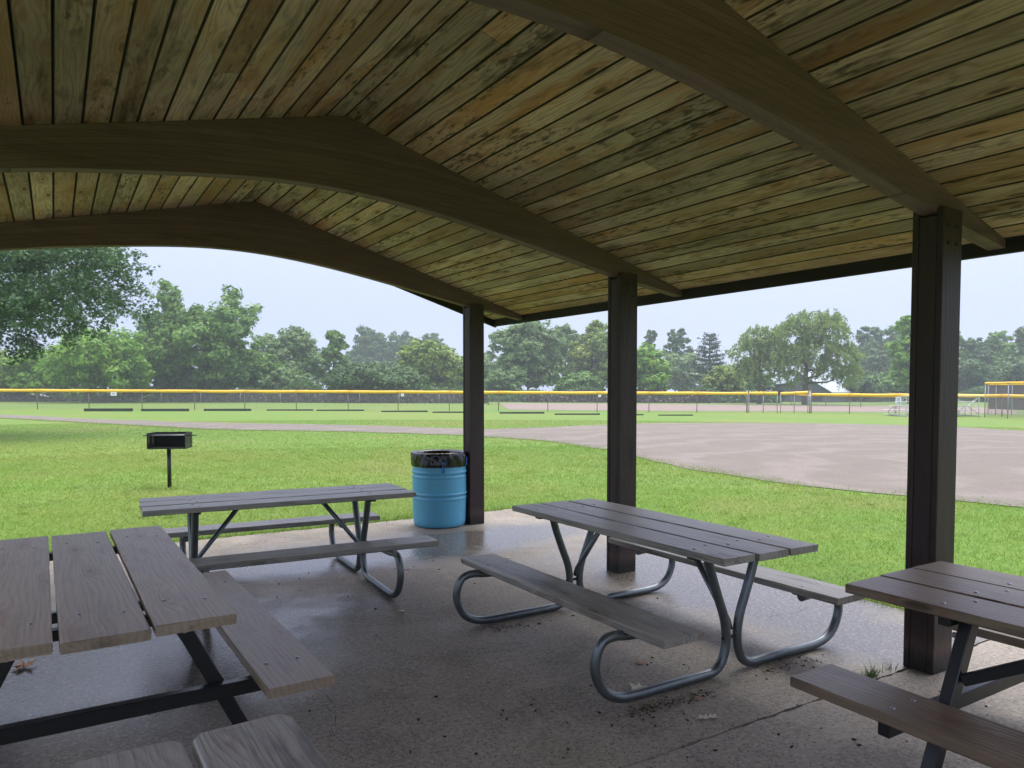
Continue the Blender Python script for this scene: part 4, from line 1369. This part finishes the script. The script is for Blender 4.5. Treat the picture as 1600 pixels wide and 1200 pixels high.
# centre wood
round_tree('poplar_tree', 'big soft grey green tree right of the far shelter post', 825, 120, 66, 495, 'leaf_grey', 56, .0, 26, 460, .36, lobes=13)
round_tree('poplar_tree', 'yellowish tall tree left of the middle shelter post', 925, 124, 48, 503, 'leaf_olive', 57, .0, 26, 340, .36)
round_tree('poplar_tree', 'grey green tree between the two tall trees left of the middle post', 880, 132, 42, 508, 'leaf_grey', 58, .0, 26, 280, .38)
round_tree('maple_tree', 'bright green tree right behind the middle shelter post', 1005, 106, 52, 540, 'leaf_bright', 59, .0, 26, 330, .32)
round_tree('hazy_tree', 'thin hazy tree showing above the bright tree by the middle post', 1012, 160, 24, 517, 'leaf_dark', 60, .1, 22, 120, .42, gap=.8)
round_tree('hazy_tree', 'taller thin hazy tree left of the pine', 1055, 160, 32, 513, 'leaf_dark', 61, .1, 22, 160, .42, gap=.8)
round_tree('hazy_tree', 'low hazy tree filling the gap beneath the thin trees', 1060, 150, 50, 552, 'leaf_grey', 62, .0, 24, 240, .4)
round_tree('shrub', 'brownish shrub at the foot of the pine', 1130, 108, 40, 572, 'leaf_olive', 63, .0, 24, 200, .3, cat='shrub')
round_tree('shrub', 'grey green shrub between the pine and the smaller willow', 1175, 118, 40, 575, 'leaf_grey', 64, .0, 24, 200, .3, cat='shrub')
round_tree('shrub', 'low green shrub before the wood left of the middle post', 905, 110, 40, 585, 'leaf_mid', 65, .0, 24, 200, .3, cat='shrub')
round_tree('shrub', 'low green shrub beside the far shelter post', 790, 112, 40, 578, 'leaf_grey', 67, .0, 24, 200, .3, cat='shrub')
# right wood
round_tree('hazy_tree', 'hazy wooded mass of a tree behind the big willow', 1355, 165, 40, 511, 'leaf_dark', 70, .0, 26, 300, .45)
round_tree('hazy_tree', 'hazy tree rising between the willow and the bright young tree', 1395, 168, 34, 510, 'leaf_mid', 71, .0, 26, 260, .45)
round_tree('hazy_tree', 'dark hazy tree right of the barn roof', 1360, 150, 34, 545, 'leaf_dark', 72, .0, 26, 240, .42)
round_tree('larch_tree', 'bright young tree touching the right-hand shelter post', 1420, 104, 40, 496, 'leaf_bright', 73, .02, 26, 300, .30, squash=.7, twin=[(0, 1.02, .18)])
for k, (px, yt, hw, mt, lb) in enumerate([(1478, 516, 40, 'leaf_mid', 'rounded hazy tree just behind the right-hand post'), (1520, 527, 34, 'leaf_dark', 'hazy tree right of the right-hand post, first of four'),
                                         (1556, 518, 38, 'leaf_mid', 'hazy tree above the backstop, taller than its neighbours'), (1596, 512, 40, 'leaf_dark', 'hazy tree at the right frame edge'),
                                         (1650, 505, 52, 'leaf_mid', 'hazy tree just past the right frame edge')]):
    round_tree('hazy_tree', lb, px, 150, hw, yt, mt, 80 + k, .0, 26, 280, .42)
for k, (px, yt, hw, mt, lb) in enumerate([(1500, 560, 50, 'leaf_dark', 'dark understory tree beside the right-hand post'), (1575, 565, 60, 'leaf_dark', 'dark understory tree behind the backstop')]):
    round_tree('understory_tree', lb, px, 128, hw, yt, mt, 90 + k, .0, 24, 260, .38)

round_tree('shrub', 'hazy shrub beside the barn, under the right side of the big willow', 1345, 118, 36, 588, 'leaf_dark', 74, .0, 24, 200, .3, cat='shrub')
round_tree('shrub', 'hazy shrub in the gap below the bright young tree', 1400, 122, 44, 583, 'leaf_mid', 75, .0, 24, 220, .3, cat='shrub')
# undergrowth along the foot of the wood
rg = np.random.default_rng(77)
def growth(px0, px1, D, n, hmax, mat, size, seed):
    rg = np.random.default_rng(seed)
    px = rg.uniform(px0, px1, n); DD = D + rg.normal(0, 1.6, n)
    l = (px - 800) / FPX * DD
    x = l * RH[0] + DD * FH[0]; y = l * RH[1] + DD * FH[1]
    hm = hmax * (.65 + .35 * np.sin(px * .05) * np.sin(px * .021 + 1))
    z = gz(x, y) + hm * rg.random(n) ** .8
    P = np.stack([x, y, z], -1)
    N = unit(rg.normal(size=P.shape) + np.array([-FH[0], -FH[1], .5]) * .5)
    V, Q = leaf_quads(rg, P, N, size, .4, unit(rg.normal(size=P.shape) + np.array([0, 0, .9])))
    o = link('undergrowth', fast_mesh('undergrowth', V, Q), mat=M[mat]); tag(o, kind='stuff')


growth(-140, 46, 94, 5200, 1.75, 'leaf_under', .26, 1)
growth(46, 140, 94, 1300, .9, 'leaf_under', .26, 11)
growth(140, 760, 94, 19000, 1.75, 'leaf_under', .26, 12)
growth(130, 760, 97, 16000, 2.6, 'leaf_dark', .30, 2)
growth(700, 1220, 106, 26000, 2.2, 'leaf_dark', .30, 3)
growth(1320, 1680, 122, 18000, 2.6, 'leaf_dark', .34, 4)
growth(820, 1110, 103, 9000, 1.7, 'leaf_under', .28, 5)

# ------------------------------------------------------------------ grass blades
def inside(px_, py_, poly):
    r = np.zeros(len(px_), bool); n = len(poly); j = n - 1
    for i in range(n):
        xi, yi = poly[i]; xj, yj = poly[j]
        c = ((yi > py_) != (yj > py_)) & (px_ < (xj - xi) * (py_ - yi) / (yj - yi + 1e-12) + xi)
        r ^= c; j = i
    return r


rg = np.random.default_rng(5)
parts = []
for (d0, d1, n, hh, ww) in ((5.5, 13, 230000, .030, .0034), (13, 22, 210000, .032, .006), (22, 42, 170000, .034, .011)):
    d = np.sqrt(rg.uniform(d0 ** 2, d1 ** 2, n)); a = rg.uniform(YAW - .75, YAW + .85, n)
    x = d * np.sin(a); y = d * np.cos(a)
    ok = ~((x < SX1 - .02 + rg.normal(0, .025, n)) & (y < SY1 - .02 + rg.normal(0, .025, n)) & (x > -6))
    ok &= ~inside(x + rg.normal(0, .16, n) + .35 * np.sin(x * 2.1 + y * 1.3), y + rg.normal(0, .16, n) + .3 * np.sin(y * 2.7 - x), gravel_poly)
    ok &= (d > d0)
    parts.append((x[ok], y[ok], hh, ww))
# denser ragged fringe along the floor edges
n = 9000
x = np.r_[rg.uniform(-1.5, SX1, n // 2), SX1 + np.abs(rg.normal(0, .05, n // 2))]; y = np.r_[SY1 + np.abs(rg.normal(0, .05, n // 2)), rg.uniform(1.5, SY1, n // 2)]
parts.append((x, y, .065, .006))
# grass creeping over the gravel edge, and taller clumps of clover and weeds in the lawn
E_ = resample(near_edge, 900)
k = rg.integers(0, 899, 16000)
parts.append((E_[k, 0] + rg.normal(0, .22, 16000), E_[k, 1] + rg.normal(0, .22, 16000), .045, .009))
nc = 1100
d = np.sqrt(rg.uniform(8.5 ** 2, 24 ** 2, nc)); a = rg.uniform(YAW - .75, YAW + .85, nc)
cx_, cy_ = d * np.sin(a), d * np.cos(a)
ok = ~((cx_ < SX1 + .1) & (cy_ < SY1 + .1)) & ~inside(cx_, cy_, gravel_poly)
cx_, cy_ = np.repeat(cx_[ok], 26), np.repeat(cy_[ok], 26)
rad = np.repeat(rg.uniform(.04, .16, ok.sum()), 26)
parts.append((cx_ + rg.normal(0, 1, len(cx_)) * rad, cy_ + rg.normal(0, 1, len(cx_)) * rad, .065, .005))
Vs = []
for x, y, hh, ww in parts:
    n = len(x); a = rg.uniform(0, 6.28, n); h = hh * rg.uniform(.5, 1.35, n); w = ww * rg.uniform(.6, 1.3, n)
    z = gz(x, y) - .004
    lx, ly = rg.normal(0, .85, n) * h, rg.normal(0, .85, n) * h
    Vs.append(np.stack([np.stack([x - np.cos(a) * w, y - np.sin(a) * w, z], -1), np.stack([x + np.cos(a) * w, y + np.sin(a) * w, z], -1), np.stack([x + lx, y + ly, z + h], -1)], 1).reshape(-1, 3))
V = np.concatenate(Vs)
o = link('grass', fast_mesh('grass', V, np.arange(len(V)).reshape(-1, 3)), mat=M['blade']); tag(o, kind='stuff')

# ------------------------------------------------------------------ small litter on the floor
def litter(name, pts, size, mat, seed, kind='stuff'):
    r = random.Random(seed); m_ = MB()
    for (x, y) in pts:
        s = size * r.uniform(.5, 1.4); a = r.uniform(0, 6.28)
        R = Matrix.Rotation(a, 3, 'Z') @ Matrix.Rotation(r.uniform(-.4, .4), 3, 'X')
        m_.box((x, y, s * .35), (s * r.uniform(.8, 2.2), s * .7, s * .6), R)
    tag(m_.build(name, mat), kind=kind)


r = random.Random(9)
litter('seed_pods', [(r.uniform(1.0, 4.4), r.uniform(1.6, 6.6)) for _ in range(90)] + [(r.uniform(1.5, 3.2), r.uniform(2.1, 3.4)) for _ in range(45)], .008, M['pod'], 1)
tw = []
for (xa, ya, xb, yb, n) in ((2.50, 2.86, 3.0, 2.83, 130), (2.5, 4.35, 2.95, 4.34, 50), (3.5, 2.86, 3.95, 2.86, 50)):
    for _ in range(n):
        t = r.random() ** 1.4; tw.append((xa + (xb - xa) * t + r.gauss(0, .03), ya + (yb - ya) * t - abs(r.gauss(0, .035))))
m_ = MB()
for (x, y) in tw:
    a = r.uniform(0, 6.28); L = r.uniform(.012, .05); dz = r.uniform(.002, .03)
    m_.tube([(x, y, .002 + dz * .4), (x + L * math.cos(a), y + L * math.sin(a), .003 + dz)], .0012, 3, False)
tag(m_.build('twig_litter', M['debris']), kind='stuff')
litter('leaf_crumbs', [(x + r.gauss(0, .03), y + r.gauss(0, .03)) for x, y in tw[::2]], .007, M['soil'], 3)


def dry_leaf(label, x, y, s, mat, rz, curl=.3, seed=0):
    """lobed leaf with a raised midrib, curled edges and a stalk"""
    rr2 = random.Random(seed); n = 20
    vs = [(0, 0, .012 * s / .05)]
    for k in range(n):
        a = 2 * math.pi * k / n
        lobe = 1 if k % 4 == 0 else (.62 if k % 2 else .45)
        q = s * lobe * rr2.uniform(.85, 1.1)
        vs.append((q * math.cos(a), q * math.sin(a), .004 + curl * s * lobe * rr2.uniform(.2, .9)))
    vs2 = [(a, b_, c - .0012) for a, b_, c in vs]
    fs = [(0, 1 + k, 1 + (k + 1) % n) for k in range(n)] + [(n + 1, n + 2 + (k + 1) % n, n + 2 + k) for k in range(n)]
    fs += [(1 + k, n + 2 + k, n + 2 + (k + 1) % n, 1 + (k + 1) % n) for k in range(n)]
    m_ = MB().add(vs + vs2, fs)
    m_.tube([(0, 0, .01), (-s * .9, -s * .3, .012), (-s * 1.5, -s * .3, .03)], .0012, 4)
    o = m_.build('dry_leaf', M[mat], None, (x, y, .002), (0, 0, rz)); tag(o, label, 'leaf', 'dry leaves on the floor')


dry_leaf('pale star-shaped dry leaf lying beside the steel tube skid', 2.70, 3.05, .062, 'dry_leaf', 2.0, .5, 1)
dry_leaf('pale dry leaf on the concrete near the floor joint', 2.737, 2.60, .034, 'dry_leaf', .4, .3, 2)
dry_leaf('second pale dry leaf touching another near the floor joint', 2.785, 2.585, .030, 'dry_leaf', 1.4, .3, 3)
dry_leaf('orange brown dry leaf right of the steel tube skid', 2.879, 2.782, .030, 'brown_leaf', 1.0, .3, 4)
dry_leaf('curled tan dry leaf on wet concrete under the left brown table', -.19, 5.2, .08, 'brown_leaf', .5, .45, 5)
dry_leaf('small brown dry leaf in the middle of the dry floor', 2.966, 3.336, .03, 'brown_leaf', .2, .2, 6)
dry_leaf('small pale dry leaf by the far grey table skid', 2.162, 5.06, .034, 'dry_leaf', .9, .2, 7)
dry_leaf('tiny pale dry leaf under the far end of the middle grey table', 3.755, 6.14, .03, 'dry_leaf', 2.9, .2, 8)

# weeds in the floor joint
for nm, lb, x, y, n, s in (('weed_tuft', 'bright green weed tuft growing from the floor joint by the bench', 3.97, 2.485, 60, .085), ('weed_tuft', 'thin grass weed in the floor joint left of the right-hand post', 4.15, 2.49, 10, .085)):
    r = random.Random(int(x * 100)); m_ = MB()
    for _ in range(n):
        a = r.uniform(0, 6.28); h = s * r.uniform(.4, 1.1); bx, by = r.gauss(0, .03), r.gauss(0, .012); w = .003
        tip = (bx + math.cos(a) * h * .6, by + math.sin(a) * h * .6, h)
        m_.add([(bx - w, by, 0), (bx + w, by, 0), (bx, by + w, 0), tip], [(0, 1, 3), (1, 2, 3), (2, 0, 3)])
    tag(m_.build(nm, M['blade'], None, (x, y, -.004)), lb, 'weed')

# ------------------------------------------------------------------ damp air
m = bpy.data.materials.new('haze_air'); m.use_nodes = True
nt = m.node_tree; nt.nodes.clear()
out = nt.nodes.new('ShaderNodeOutputMaterial'); pv = nt.nodes.new('ShaderNodeVolumePrincipled')
pv.inputs['Color'].default_value = (.72, .79, .88, 1); pv.inputs['Density'].default_value = .0010
pv.inputs['Anisotropy'].default_value = .2
nt.links.new(pv.outputs[0], out.inputs['Volume'])
o = MB().box((0, 0, 14.0), (846, 846, 34.0)).build('haze', m)
tag(o, kind='stuff')
bpy.context.view_layer.update()
